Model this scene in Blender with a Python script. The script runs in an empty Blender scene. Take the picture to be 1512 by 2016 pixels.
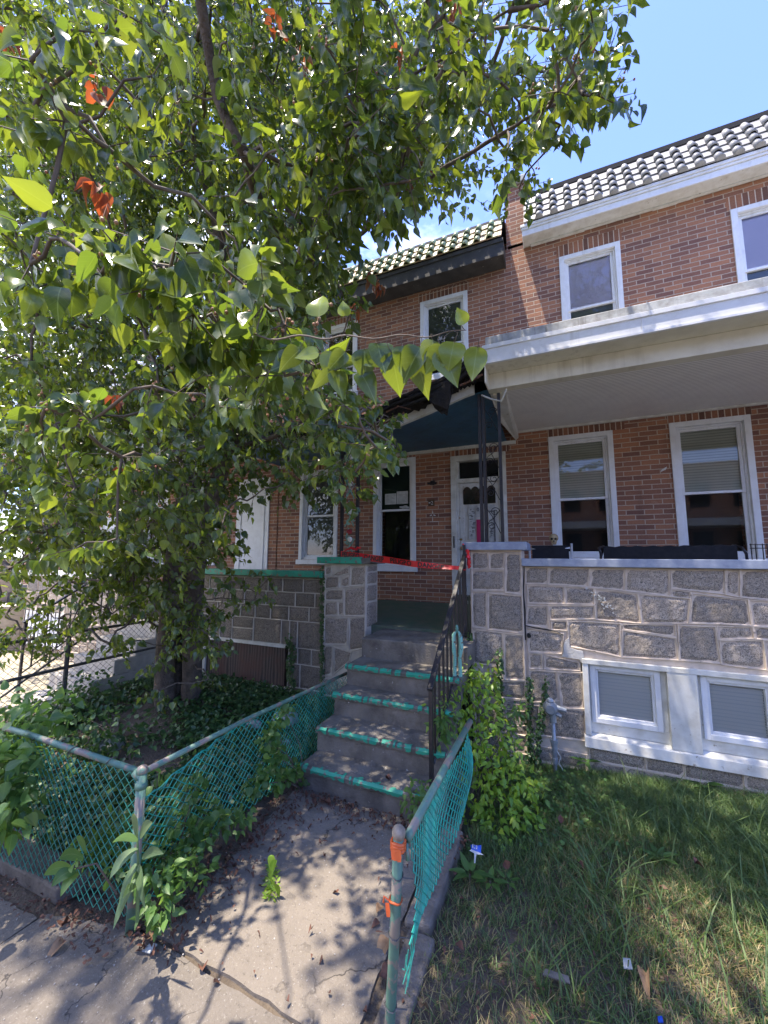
import bpy, bmesh, math, random
import numpy as np
from mathutils import Vector, Matrix
random.seed(7); rng = np.random.default_rng(11)
S = bpy.context.scene; COL = S.collection
R = math.radians
# ---------------------------------------------------------------- camera
CZ = 1.84; YAW, PITCH, ROLL, FP = R(23.754), R(6.690), R(0.309), 767.6
_f = Vector((-math.sin(YAW)*math.cos(PITCH), math.cos(YAW)*math.cos(PITCH), math.sin(PITCH)))
_r = Vector((math.cos(YAW), math.sin(YAW), 0)); _u = _r.cross(_f)
_c, _s = math.cos(ROLL), math.sin(ROLL)
_r, _u = _c*_r + _s*_u, -_s*_r + _c*_u
cam_d = bpy.data.cameras.new("camera"); cam = bpy.data.objects.new("camera", cam_d); COL.objects.link(cam)
cam_d.sensor_fit = 'HORIZONTAL'; cam_d.sensor_width = 36; cam_d.lens = 36*FP/1512
cam_d.clip_start = .02; cam_d.clip_end = 3000
cam.matrix_world = Matrix(((_r.x, _u.x, -_f.x, 0), (_r.y, _u.y, -_f.y, 0), (_r.z, _u.z, -_f.z, CZ), (0, 0, 0, 1)))
S.camera = cam
def at(px, py, depth=None, X=None, Y=None, Z=None):
    "a point of the place from a measured direction and a distance or a plane"
    d = (px-756)/FP*_r - (py-1008)/FP*_u + _f
    t = depth
    if X is not None: t = X/d.x
    if Y is not None: t = Y/d.y
    if Z is not None: t = (Z-CZ)/d.z
    return Vector((0, 0, CZ)) + d*t
def px_of(p):
    v = Vector(p) - Vector((0, 0, CZ)); k = v.dot(_f)
    if k < .05: return None
    return 756+FP*v.dot(_r)/k, 1008-FP*v.dot(_u)/k
# ---------------------------------------------------------------- light
LD = Vector((1.22, 1, -5.7)).normalized(); SA, SB = 1.22, 5.7
sun_d = bpy.data.lights.new("sun", 'SUN'); sun_d.energy = 2.9; sun_d.angle = R(.53); sun_d.color = (1, .90, .76)
sun = bpy.data.objects.new("sun", sun_d); COL.objects.link(sun)
sun.rotation_euler = LD.to_track_quat('-Z', 'Y').to_euler(); sun.location = (-6, -10, 26)
W = bpy.data.worlds.new("World"); S.world = W; W.use_nodes = True
nt = W.node_tree; N = nt.nodes; Lk = nt.links
bg = N['Background']; bg.inputs[1].default_value = .15
sky = N.new('ShaderNodeTexSky'); sky.sky_type = 'NISHITA'; sky.sun_disc = False
sky.sun_elevation = math.asin(-LD.z); sky.sun_rotation = math.atan2(-LD.x, -LD.y)
sky.dust_density = .3; sky.air_density = 1.0; sky.ozone_density = 3
tc = N.new('ShaderNodeTexCoord'); sp = N.new('ShaderNodeSeparateXYZ'); Lk.new(tc.outputs['Generated'], sp.inputs[0])
cn = N.new('ShaderNodeTexNoise'); cn.inputs['Scale'].default_value = 3.2; cn.inputs['Detail'].default_value = 7; cn.inputs['Roughness'].default_value = .6
mp = N.new('ShaderNodeMapping'); mp.inputs['Scale'].default_value = (1, 1, 2.2); mp.inputs['Location'].default_value = (.35, .1, 0)
Lk.new(tc.outputs['Generated'], mp.inputs[0]); Lk.new(mp.outputs[0], cn.inputs[0])
cr = N.new('ShaderNodeMapRange'); cr.inputs[1].default_value = .40; cr.inputs[2].default_value = .56; Lk.new(cn.outputs[0], cr.inputs[0])
# clouds stand low over the roofs to the left
dx = N.new('ShaderNodeMapRange'); dx.inputs[1].default_value = .02; dx.inputs[2].default_value = -.22; Lk.new(sp.outputs[0], dx.inputs[0])
dz = N.new('ShaderNodeMapRange'); dz.inputs[1].default_value = .74; dz.inputs[2].default_value = .56; Lk.new(sp.outputs[2], dz.inputs[0])
m1 = N.new('ShaderNodeMath'); m1.operation = 'MULTIPLY'; Lk.new(cr.outputs[0], m1.inputs[0]); Lk.new(dx.outputs[0], m1.inputs[1])
m2 = N.new('ShaderNodeMath'); m2.operation = 'MULTIPLY'; Lk.new(m1.outputs[0], m2.inputs[0]); Lk.new(dz.outputs[0], m2.inputs[1])
mx = N.new('ShaderNodeMix'); mx.data_type = 'RGBA'; mx.inputs['B'].default_value = (6.2, 6.3, 6.6, 1)
Lk.new(m2.outputs[0], mx.inputs['Factor']); tn = N.new('ShaderNodeMix'); tn.data_type = 'RGBA'; tn.blend_type = 'MULTIPLY'; tn.inputs['Factor'].default_value = 1; tn.inputs['B'].default_value = (.74, .715, .98, 1); Lk.new(sky.outputs[0], tn.inputs['A']); Lk.new(tn.outputs['Result'], mx.inputs['A']); Lk.new(mx.outputs['Result'], bg.inputs[0])
S.view_settings.view_transform = 'Standard'; S.view_settings.look = 'None'; S.view_settings.gamma = 1
S.view_settings.use_curve_mapping = False; S.view_settings.exposure = 2.03
S.render.engine = 'CYCLES'; S.cycles.max_bounces = 7; S.cycles.diffuse_bounces = 4; S.cycles.transparent_max_bounces = 8
S.cycles.caustics_reflective = False; S.cycles.caustics_refractive = False
# ---------------------------------------------------------------- materials
def newmat(name):
    m = bpy.data.materials.new(name); m.use_nodes = True; t = m.node_tree
    return m, t, t.nodes['Principled BSDF'], t.nodes, t.links
def pos(n):
    return n.new('ShaderNodeNewGeometry').outputs['Position']
def noise(n, l, vec, scale, detail=4, rough=.55, dist=0):
    t = n.new('ShaderNodeTexNoise'); t.inputs['Scale'].default_value = scale; t.inputs['Detail'].default_value = detail
    t.inputs['Roughness'].default_value = rough; t.inputs['Distortion'].default_value = dist
    l.new(vec, t.inputs['Vector']); return t.outputs['Fac']
def ramp(n, l, fac, a, b, lo=0., hi=1.):
    t = n.new('ShaderNodeMapRange'); t.inputs[1].default_value = a; t.inputs[2].default_value = b
    t.inputs[3].default_value = lo; t.inputs[4].default_value = hi; l.new(fac, t.inputs[0]); return t.outputs[0]
def mixc(n, l, fac, a, b, mode='MIX'):
    t = n.new('ShaderNodeMix'); t.data_type = 'RGBA'; t.blend_type = mode
    if isinstance(fac, float): t.inputs['Factor'].default_value = fac
    else: l.new(fac, t.inputs['Factor'])
    for k, v in (('A', a), ('B', b)):
        if isinstance(v, tuple): t.inputs[k].default_value = (*v[:3], 1)
        else: l.new(v, t.inputs[k])
    return t.outputs['Result']
def mth(n, l, op, a, b=None):
    t = n.new('ShaderNodeMath'); t.operation = op
    for i, v in enumerate((a, b)):
        if v is None: continue
        if isinstance(v, (int, float)): t.inputs[i].default_value = v
        else: l.new(v, t.inputs[i])
    return t.outputs[0]
def bump(n, l, bs, h, strength=.4, dist=.01, prev=None):
    t = n.new('ShaderNodeBump'); t.inputs['Strength'].default_value = strength; t.inputs['Distance'].default_value = dist
    l.new(h, t.inputs['Height'])
    if prev is not None: l.new(prev, t.inputs['Normal'])
    l.new(t.outputs[0], bs.inputs['Normal']); return t.outputs[0]
def surf(name, c1, c2, scale=6, rough=.6, bmp=.3, fine=60, spots=None, metal=0, a=.35, b=.65, dirt=None, dist=.004, streak=None):
    "noise-mixed surface; spots = (colour, scale, threshold) chips; dirt = (colour, scale, amount)"
    m, t, bs, n, l = newmat(name); p = pos(n)
    c = mixc(n, l, ramp(n, l, noise(n, l, p, scale, 6), a, b), c1, c2)
    if dirt: c = mixc(n, l, ramp(n, l, noise(n, l, p, dirt[1], 8, .65), .45, .75, 0, dirt[2]), c, dirt[0])
    if streak:
        mpn = n.new('ShaderNodeMapping'); mpn.inputs['Scale'].default_value = (14, 14, .9); l.new(p, mpn.inputs[0])
        c = mixc(n, l, mth(n, l, 'MULTIPLY', ramp(n, l, noise(n, l, mpn.outputs[0], 1, 5, .6), .54, .72, 0, streak[1]), ramp(n, l, noise(n, l, p, 1.1, 3), .4, .6)), c, streak[0])
    if spots:
        f = ramp(n, l, noise(n, l, p, spots[1], 6, .6), spots[2], spots[2]+.03); c = mixc(n, l, f, c, spots[0])
        if len(spots) > 3: bump(n, l, bs, f, .6, .003)
    l.new(c, bs.inputs['Base Color']); bs.inputs['Roughness'].default_value = rough; bs.inputs['Metallic'].default_value = metal
    if bmp: bump(n, l, bs, noise(n, l, p, fine, 5, .6), bmp, dist)
    return m
def brick_mat(name, c1, c2, mortar, vertical=False, dirt=.18):
    m, t, bs, n, l = newmat(name); p = pos(n)
    s = n.new('ShaderNodeSeparateXYZ'); l.new(p, s.inputs[0]); cb = n.new('ShaderNodeCombineXYZ')
    xy = mth(n, l, 'ADD', s.outputs[0], s.outputs[1])
    wob = mth(n, l, 'MULTIPLY', mth(n, l, 'SUBTRACT', noise(n, l, p, 9, 2), .5), .008)
    z = mth(n, l, 'ADD', s.outputs[2], wob)
    l.new(z if vertical else xy, cb.inputs[0]); l.new(xy if vertical else z, cb.inputs[1])
    b = n.new('ShaderNodeTexBrick'); l.new(cb.outputs[0], b.inputs['Vector']); b.inputs['Scale'].default_value = 1
    b.inputs['Brick Width'].default_value = .212 if not vertical else 1.3; b.inputs['Row Height'].default_value = .0677
    b.inputs['Mortar Size'].default_value = .0060; b.inputs['Mortar Smooth'].default_value = .15; b.offset = .5 if not vertical else 0
    b.inputs['Color1'].default_value = (*c1, 1); b.inputs['Color2'].default_value = (*c2, 1); b.inputs['Mortar'].default_value = (*mortar, 1)
    v = noise(n, l, p, 2.2, 5); c = mixc(n, l, ramp(n, l, v, .35, .7, 0, dirt), b.outputs['Color'], (.13, .075, .06), 'MIX')
    v2 = noise(n, l, p, 55, 4, .7); c = mixc(n, l, ramp(n, l, v2, .3, .75, 0, .5), c, (.42, .3, .22), 'MULTIPLY')
    v3 = noise(n, l, p, 6, 6, .7); c = mixc(n, l, ramp(n, l, v3, .62, .8, 0, .25), c, (.5, .46, .42))
    mpn = n.new('ShaderNodeMapping'); mpn.inputs['Scale'].default_value = (7, 7, .5); l.new(p, mpn.inputs[0])
    c = mixc(n, l, ramp(n, l, noise(n, l, mpn.outputs[0], 1, 5, .6), .58, .78, 0, .35), c, (.07, .048, .04))
    l.new(c, bs.inputs['Base Color']); bs.inputs['Roughness'].default_value = .85
    h = mth(n, l, 'SUBTRACT', mth(n, l, 'MULTIPLY', noise(n, l, p, 90, 3), .25), b.outputs['Fac'])
    bump(n, l, bs, h, .7, .006); return m
BR_UP = brick_mat('brick_red', (.46, .21, .112), (.21, .10, .074), (.53, .44, .35))
BR_V = brick_mat('brick_soldier', (.40, .18, .098), (.14, .068, .05), (.66, .56, .46), True)
WHITE = surf('white_paint', (.72, .72, .70), (.62, .62, .60), 3, .5, .15, 40, streak=((.30, .27, .22), .6), dirt=((.36, .34, .30), 5, .45))
TRIM = surf('window_vinyl', (.76, .77, .78), (.70, .71, .72), 2, .4, .08, 30, streak=((.36, .34, .30), .45), dirt=((.45, .43, .40), 9, .35))
PEEL = surf('peeling_white', (.70, .70, .66), (.58, .57, .52), 5, .6, .3, 50, spots=((.34, .29, .22), 22, .66, 1), dirt=((.38, .34, .26), 7, .6))
CREAM = surf('cream_metal', (.74, .70, .58), (.68, .64, .53), 2, .5, .1, 20, streak=((.36, .31, .22), .5), dirt=((.42, .38, .28), 4, .4))
GREYROOF = surf('grey_coping', (.46, .47, .46), (.33, .34, .33), 6, .8, .5, 40, streak=((.12, .11, .10), .8), dirt=((.16, .14, .12), 9, .8))
LEDGE = surf('blue_grey_paint', (.25, .29, .38), (.21, .245, .32), 3, .45, .2, 25, dirt=((.50, .53, .58), 11, .5))
TEAL = surf('teal_paint_chipped', (.03, .36, .23), (.025, .29, .19), 6, .45, .3, 50, spots=((.17, .14, .12), 19, .57, 1), dirt=((.02, .16, .11), 9, .5))
FENCEG = surf('green_pipe_paint', (.085, .19, .145), (.14, .25, .185), 9, .5, .25, 60, spots=((.24, .20, .165), 11, .53, 1), dirt=((.09, .16, .12), 25, .7))
VINYL = surf('teal_vinyl_wire', (.02, .42, .30), (.015, .27, .20), 8, .35, 0, dirt=((.10, .12, .09), 22, .7))
DARKVINYL = surf('dark_green_vinyl_wire', (.03, .24, .17), (.03, .17, .13), 8, .4, 0)
BLACK = surf('black_iron', (.008, .009, .014), (.016, .017, .022), 12, .45, .2, 80, dirt=((.10, .06, .04), 20, .35))
BLUEC = surf('blue_ceiling_paint', (.022, .085, .16), (.038, .125, .21), 3, .55, .35, 18, spots=((.24, .30, .32), 17, .72, 1), dirt=((.012, .035, .05), 6, .8))
CHAR = surf('charcoal_paint_weathered', (.030, .029, .028), (.055, .053, .05), 5, .7, .5, 30, spots=((.24, .22, .19), 26, .67, 1))
ROT = surf('rotten_wood', (.005, .0045, .004), (.016, .011, .009), 14, .9, 1., 40, dist=.02)
SPLIN = surf('splintered_wood', (.16, .07, .035), (.05, .025, .018), 30, .85, .8, 60, dist=.01)
CONC = surf('step_concrete', (.21, .19, .165), (.13, .118, .10), 4, .9, .9, 55, spots=((.36, .345, .32), 24, .67, 1), dirt=((.06, .052, .045), 5, .9), dist=.008)
STUCCO = surf('grey_patch', (.42, .41, .39), (.5, .49, .47), 12, .9, .7, 60)
FLOORG = surf('porch_floor_green', (.055, .12, .075), (.10, .13, .09), 5, .7, .3, 40, dirt=((.16, .14, .12), 7, .7))
MORTAR = surf('stone_mortar', (.66, .55, .44), (.54, .45, .36), 14, .9, .5, 80)
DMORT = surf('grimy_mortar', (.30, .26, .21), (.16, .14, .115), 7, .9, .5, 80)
PALEM = surf('pale_mortar', (.60, .55, .46), (.50, .45, .38), 14, .9, .5, 80)
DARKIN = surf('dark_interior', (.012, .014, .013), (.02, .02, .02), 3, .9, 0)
BLIND = surf('grey_blind', (.55, .58, .50), (.46, .50, .43), 4, .6, 0)
PBLIND = surf('pale_blind', (.90, .93, .95), (.84, .88, .90), 4, .5, 0)
LILAC = surf('lilac_shade', (.80, .70, .93), (.74, .65, .88), 2, .7, 0)
SCREEN = surf('grey_insect_screen', (.075, .085, .10), (.11, .12, .135), 9, .5, .2, 200)
BOARDG = surf('dark_green_board', (.012, .035, .028), (.018, .045, .035), 4, .6, 0)
STEEL = surf('galvanised_steel', (.33, .36, .39), (.24, .27, .30), 18, .45, .15, 60, metal=.35)
GALV = surf('weathered_galvanised', (.06, .06, .06), (.11, .105, .10), 20, .6, .2, 60, metal=.3)
TILEW = surf('pale_roof_tile', (.38, .37, .36), (.28, .28, .275), 7, .55, .3, 40, dirt=((.20, .19, .18), 12, .7))
TILEG = surf('green_roof_tile', (.34, .36, .18), (.40, .29, .19), 9, .5, .3, 40, dirt=((.40, .20, .14), 7, .8), a=.4, b=.6)
CAPG = surf('green_glazed_barrel', (.22, .33, .17), (.34, .38, .21), 9, .35, .2, 40, dirt=((.36, .24, .15), 9, .6))
ROOFB = surf('black_roofing', (.012, .012, .014), (.02, .02, .022), 9, .95, .2, 40)
SILVER = surf('silver_roof_coating', (.55, .55, .53), (.42, .42, .41), 5, .6, .3, 40)
RED = surf('red_tape', (.72, .016, .022), (.58, .010, .016), 6, .3, 0)
INK = surf('black_ink', (.012, .012, .012), (.02, .02, .02), 5, .5, 0)
ORANGE = surf('orange_ribbon', (.62, .12, .03), (.50, .08, .02), 9, .45, 0)
PINK = surf('magenta_paper', (.46, .012, .10), (.40, .01, .085), 9, .6, 0)
PAPER = surf('white_paper', (.56, .57, .56), (.40, .41, .40), 12, .7, 0)
BRASS = surf('brass', (.55, .36, .12), (.30, .18, .06), 20, .35, 0, metal=.8)
BONE = surf('bone', (.42, .33, .18), (.25, .17, .08), 20, .6, .4, 60)
ALU = surf('aluminium_tube', (.68, .69, .70), (.6, .6, .62), 9, .35, 0, metal=.5)
FABRIC = surf('black_fabric', (.012, .012, .015), (.02, .02, .023), 20, .9, .3, 200)
BARK = surf('bark', (.085, .065, .05), (.16, .125, .095), 14, .95, 1., 45, dirt=((.03, .025, .02), 6, .8), dist=.02)
TWIG = surf('twig_bark', (.16, .13, .10), (.09, .065, .05), 20, .8, .3, 90)
SOILM = surf('soil', (.085, .065, .048), (.14, .11, .08), 7, 1, 1., 50, dist=.02)
WALKC = None
DRY = surf('dry_leaf', (.15, .065, .04), (.07, .033, .022), 30, .8, .4, 80)
DRY2 = surf('tan_dry_leaf', (.30, .19, .10), (.20, .11, .055), 30, .8, .4, 80)
ROCKM = surf('lichen_rock', (.30, .31, .28), (.17, .18, .17), 14, .95, 1., 40, dist=.01)
PAINTW = surf('painted_iron_white', (.7, .7, .66), (.55, .55, .5), 12, .5, .2, 60)
PAINTR = surf('painted_rose', (.30, .02, .03), (.18, .015, .02), 12, .5, .2, 60)
PAINTT = surf('painted_leaf_green', (.20, .42, .34), (.12, .28, .22), 20, .5, .3, 60)
BLUEP = surf('blue_wrapper', (.02, .10, .55), (.02, .07, .42), 12, .35, 0)
def slat_mat(name, c1, c2, pitch):
    m, t, bs, n, l = newmat(name); p = pos(n); s = n.new('ShaderNodeSeparateXYZ'); l.new(p, s.inputs[0])
    f = mth(n, l, 'FRACT', mth(n, l, 'DIVIDE', s.outputs[2], pitch)); c = mixc(n, l, ramp(n, l, f, .70, .80), c1, c2); c = mixc(n, l, ramp(n, l, noise(n, l, p, 3, 3), .4, .7, 0, .3), c, c2)
    l.new(c, bs.inputs['Base Color']); bs.inputs['Roughness'].default_value = .5; return m
BLIND = slat_mat('grey_blind', (.62, .65, .56), (.34, .37, .31), .036)
PBLIND = slat_mat('pale_blind', (.97, .98, .98), (.84, .88, .90), .030)  # basement pane reflection is partly painted into the near-white slat colour
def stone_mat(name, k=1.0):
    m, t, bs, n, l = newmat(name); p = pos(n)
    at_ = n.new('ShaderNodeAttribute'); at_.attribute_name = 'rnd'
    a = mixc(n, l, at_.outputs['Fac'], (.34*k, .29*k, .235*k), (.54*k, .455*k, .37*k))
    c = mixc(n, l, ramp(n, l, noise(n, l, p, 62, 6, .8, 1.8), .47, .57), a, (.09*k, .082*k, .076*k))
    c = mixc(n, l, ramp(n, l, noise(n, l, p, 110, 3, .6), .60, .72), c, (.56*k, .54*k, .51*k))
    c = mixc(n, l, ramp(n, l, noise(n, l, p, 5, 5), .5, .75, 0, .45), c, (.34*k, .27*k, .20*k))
    l.new(c, bs.inputs['Base Color']); bs.inputs['Roughness'].default_value = .9
    b1 = bump(n, l, bs, noise(n, l, p, 62, 6, .8, 1.8), .9, .008)
    bump(n, l, bs, noise(n, l, p, 16, 4, .6), .25, .012, b1); return m
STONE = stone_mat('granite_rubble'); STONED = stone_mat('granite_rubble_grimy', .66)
def plywood():
    m, t, bs, n, l = newmat('weathered_plywood'); p = pos(n)
    mpn = n.new('ShaderNodeMapping'); mpn.inputs['Scale'].default_value = (5, 5, 1.1); l.new(p, mpn.inputs[0])
    w = n.new('ShaderNodeTexWave'); w.inputs['Scale'].default_value = 1.3; w.inputs['Distortion'].default_value = 7; w.inputs['Detail'].default_value = 4
    w.inputs['Detail Scale'].default_value = .8; l.new(mpn.outputs[0], w.inputs[0])
    c = mixc(n, l, w.outputs['Fac'], (.035, .028, .026), (.13, .095, .08))
    c = mixc(n, l, ramp(n, l, noise(n, l, p, 5, 5), .4, .7), c, (.10, .05, .04))
    l.new(c, bs.inputs['Base Color']); bs.inputs['Roughness'].default_value = .8; bump(n, l, bs, w.outputs['Fac'], .3, .004); return m
PLY = plywood()
def beadboard():
    m, t, bs, n, l = newmat('beadboard'); p = pos(n); s = n.new('ShaderNodeSeparateXYZ'); l.new(p, s.inputs[0])
    f = mth(n, l, 'FRACT', mth(n, l, 'DIVIDE', s.outputs[1], .041))
    g = ramp(n, l, mth(n, l, 'ABSOLUTE', mth(n, l, 'SUBTRACT', f, .5)), .36, .46)
    c = mixc(n, l, ramp(n, l, noise(n, l, p, 4, 5), .4, .7), (.90, .87, .82), (.83, .80, .76)); c = mixc(n, l, g, c, (.30, .28, .27))
    l.new(c, bs.inputs['Base Color']); bs.inputs['Roughness'].default_value = .55
    bump(n, l, bs, mth(n, l, 'SUBTRACT', 1., g), .8, .006); return m
BEAD = beadboard()
def glass():
    m = bpy.data.materials.new('window_glass'); m.use_nodes = True; n = m.node_tree.nodes; l = m.node_tree.links; n.clear()
    o = n.new('ShaderNodeOutputMaterial'); mixs = n.new('ShaderNodeMixShader'); tr = n.new('ShaderNodeBsdfTransparent'); gl = n.new('ShaderNodeBsdfGlossy')
    gl.inputs['Roughness'].default_value = .02; fr = n.new('ShaderNodeFresnel'); fr.inputs[0].default_value = 1.5
    tr.inputs[0].default_value = (.92, .94, .93, 1); k = mth(n, l, 'MULTIPLY_ADD', fr.outputs[0], 1.1); k.node.inputs[2].default_value = .02
    l.new(k, mixs.inputs[0]); l.new(tr.outputs[0], mixs.inputs[1]); l.new(gl.outputs[0], mixs.inputs[2]); l.new(mixs.outputs[0], o.inputs[0]); return m
GLASS = glass()
def leaf_mat(name, dark, mid, lite, trans, gloss=.32, tfac=.42):
    m = bpy.data.materials.new(name); m.use_nodes = True; n = m.node_tree.nodes; l = m.node_tree.links
    bs = n['Principled BSDF']; o = n['Material Output']
    at_ = n.new('ShaderNodeAttribute'); at_.attribute_name = 'rnd'; uv = n.new('ShaderNodeUVMap'); s = n.new('ShaderNodeSeparateXYZ'); l.new(uv.outputs[0], s.inputs[0])
    c = mixc(n, l, ramp(n, l, at_.outputs['Fac'], 0, .6), dark, mid); c = mixc(n, l, ramp(n, l, at_.outputs['Fac'], .78, 1), c, lite)
    geo = n.new('ShaderNodeNewGeometry')
    c = mixc(n, l, mth(n, l, 'MULTIPLY', geo.outputs['Backfacing'], .5), c, (.16, .22, .12))
    ax = mth(n, l, 'ABSOLUTE', mth(n, l, 'SUBTRACT', s.outputs[0], .5))
    rib = ramp(n, l, ax, .03, .012); v = mth(n, l, 'FRACT', mth(n, l, 'MULTIPLY', mth(n, l, 'SUBTRACT', s.outputs[1], mth(n, l, 'MULTIPLY', ax, .6)), 6.))
    vein = ramp(n, l, mth(n, l, 'ABSOLUTE', mth(n, l, 'SUBTRACT', v, .5)), .06, .02)
    f = mth(n, l, 'MAXIMUM', rib, mth(n, l, 'MULTIPLY', vein, .35)); c = mixc(n, l, mth(n, l, 'MULTIPLY', f, .5), c, (.30, .38, .14))
    c = mixc(n, l, ramp(n, l, noise(n, l, geo.outputs['Position'], 130, 4), .68, .74, 0, .45), c, (.12, .08, .03))
    l.new(c, bs.inputs['Base Color']); bs.inputs['Roughness'].default_value = gloss
    tl = n.new('ShaderNodeBsdfTranslucent'); tcol = mixc(n, l, ramp(n, l, at_.outputs['Fac'], .1, 1), trans, (min(1, trans[0]*1.6), min(1, trans[1]*1.25), trans[2])); l.new(tcol, tl.inputs[0])
    ms = n.new('ShaderNodeMixShader'); ms.inputs[0].default_value = tfac; l.new(bs.outputs[0], ms.inputs[1]); l.new(tl.outputs[0], ms.inputs[2]); l.new(ms.outputs[0], o.inputs[0])
    return m
LEAF = leaf_mat('pear_leaf', (.020, .046, .020), (.052, .088, .026), (.27, .34, .055), (.24, .36, .03), .22, .38)
VINE = leaf_mat('vine_leaf', (.12, .25, .03), (.22, .38, .05), (.36, .50, .07), (.42, .62, .06), .38)
WEED = leaf_mat('weed_leaf', (.05, .12, .03), (.085, .18, .045), (.13, .25, .06), (.18, .36, .05), .45)
IVY = leaf_mat('ivy_leaf', (.02, .06, .022), (.04, .10, .03), (.08, .17, .04), (.10, .22, .03), .4, .3)
LANCE = leaf_mat('grey_green_leaf', (.11, .18, .09), (.15, .24, .12), (.22, .30, .14), (.20, .36, .10), .6)
DEADLF = leaf_mat('brown_leaf', (.12, .04, .02), (.20, .06, .03), (.30, .10, .04), (.40, .10, .03), .6)
def grass_mat():
    m = bpy.data.materials.new('grass_blade'); m.use_nodes = True; n = m.node_tree.nodes; l = m.node_tree.links
    bs = n['Principled BSDF']; o = n['Material Output']; at_ = n.new('ShaderNodeAttribute'); at_.attribute_name = 'rnd'
    c = mixc(n, l, ramp(n, l, at_.outputs['Fac'], 0, .5), (.055, .115, .034), (.13, .20, .062)); c = mixc(n, l, ramp(n, l, at_.outputs['Fac'], .62, .75), c, (.34, .27, .13))
    l.new(c, bs.inputs['Base Color']); bs.inputs['Roughness'].default_value = .5
    tl = n.new('ShaderNodeBsdfTranslucent'); l.new(mixc(n, l, .5, c, (.3, .45, .1)), tl.inputs[0])
    ms = n.new('ShaderNodeMixShader'); ms.inputs[0].default_value = .35; l.new(bs.outputs[0], ms.inputs[1]); l.new(tl.outputs[0], ms.inputs[2]); l.new(ms.outputs[0], o.inputs[0]); return m
GRASS = grass_mat()
def paving(name, base, crack):
    m, t, bs, n, l = newmat(name); p = pos(n)
    c = mixc(n, l, ramp(n, l, noise(n, l, p, 2.3, 6), .35, .7), base, tuple(.72*v for v in base))
    c = mixc(n, l, ramp(n, l, noise(n, l, p, 70, 5, .8), .57, .68, 0, .75), c, (.40, .37, .33))
    c = mixc(n, l, ramp(n, l, noise(n, l, p, 48, 5, .8), .43, .33, 0, .75), c, (.07, .06, .052))
    c = mixc(n, l, ramp(n, l, noise(n, l, p, 7, 8, .7), .55, .72, 0, .6), c, (.09, .075, .06))
    vo = n.new('ShaderNodeTexVoronoi'); vo.feature = 'DISTANCE_TO_EDGE'; vo.inputs['Scale'].default_value = crack
    dv = n.new('ShaderNodeVectorMath'); dv.operation = 'ADD'; nz = n.new('ShaderNodeTexNoise'); nz.inputs['Scale'].default_value = 5; nz.inputs['Detail'].default_value = 5; l.new(p, nz.inputs[0])
    l.new(p, dv.inputs[0]); sc = n.new('ShaderNodeVectorMath'); sc.operation = 'SCALE'; sc.inputs['Scale'].default_value = .5; l.new(nz.outputs['Color'], sc.inputs[0]); l.new(sc.outputs[0], dv.inputs[1]); l.new(dv.outputs[0], vo.inputs[0])
    ck = ramp(n, l, vo.outputs['Distance'], .012, .003); ck = mth(n, l, 'MULTIPLY', ck, ramp(n, l, noise(n, l, p, 1.3, 3), .48, .56))
    c = mixc(n, l, mth(n, l, 'MULTIPLY', ck, .8), c, (.035, .03, .028))
    l.new(c, bs.inputs['Base Color']); bs.inputs['Roughness'].default_value = .92
    b1 = bump(n, l, bs, noise(n, l, p, 80, 6, .8), .9, .008); bump(n, l, bs, mth(n, l, 'SUBTRACT', noise(n, l, p, 6, 4), ck), .5, .01, b1); return m
WALKM = paving('walk_concrete', (.23, .197, .16), 1.2); SIDEM = paving('sidewalk_concrete', (.195, .168, .138), 2.4)
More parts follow.
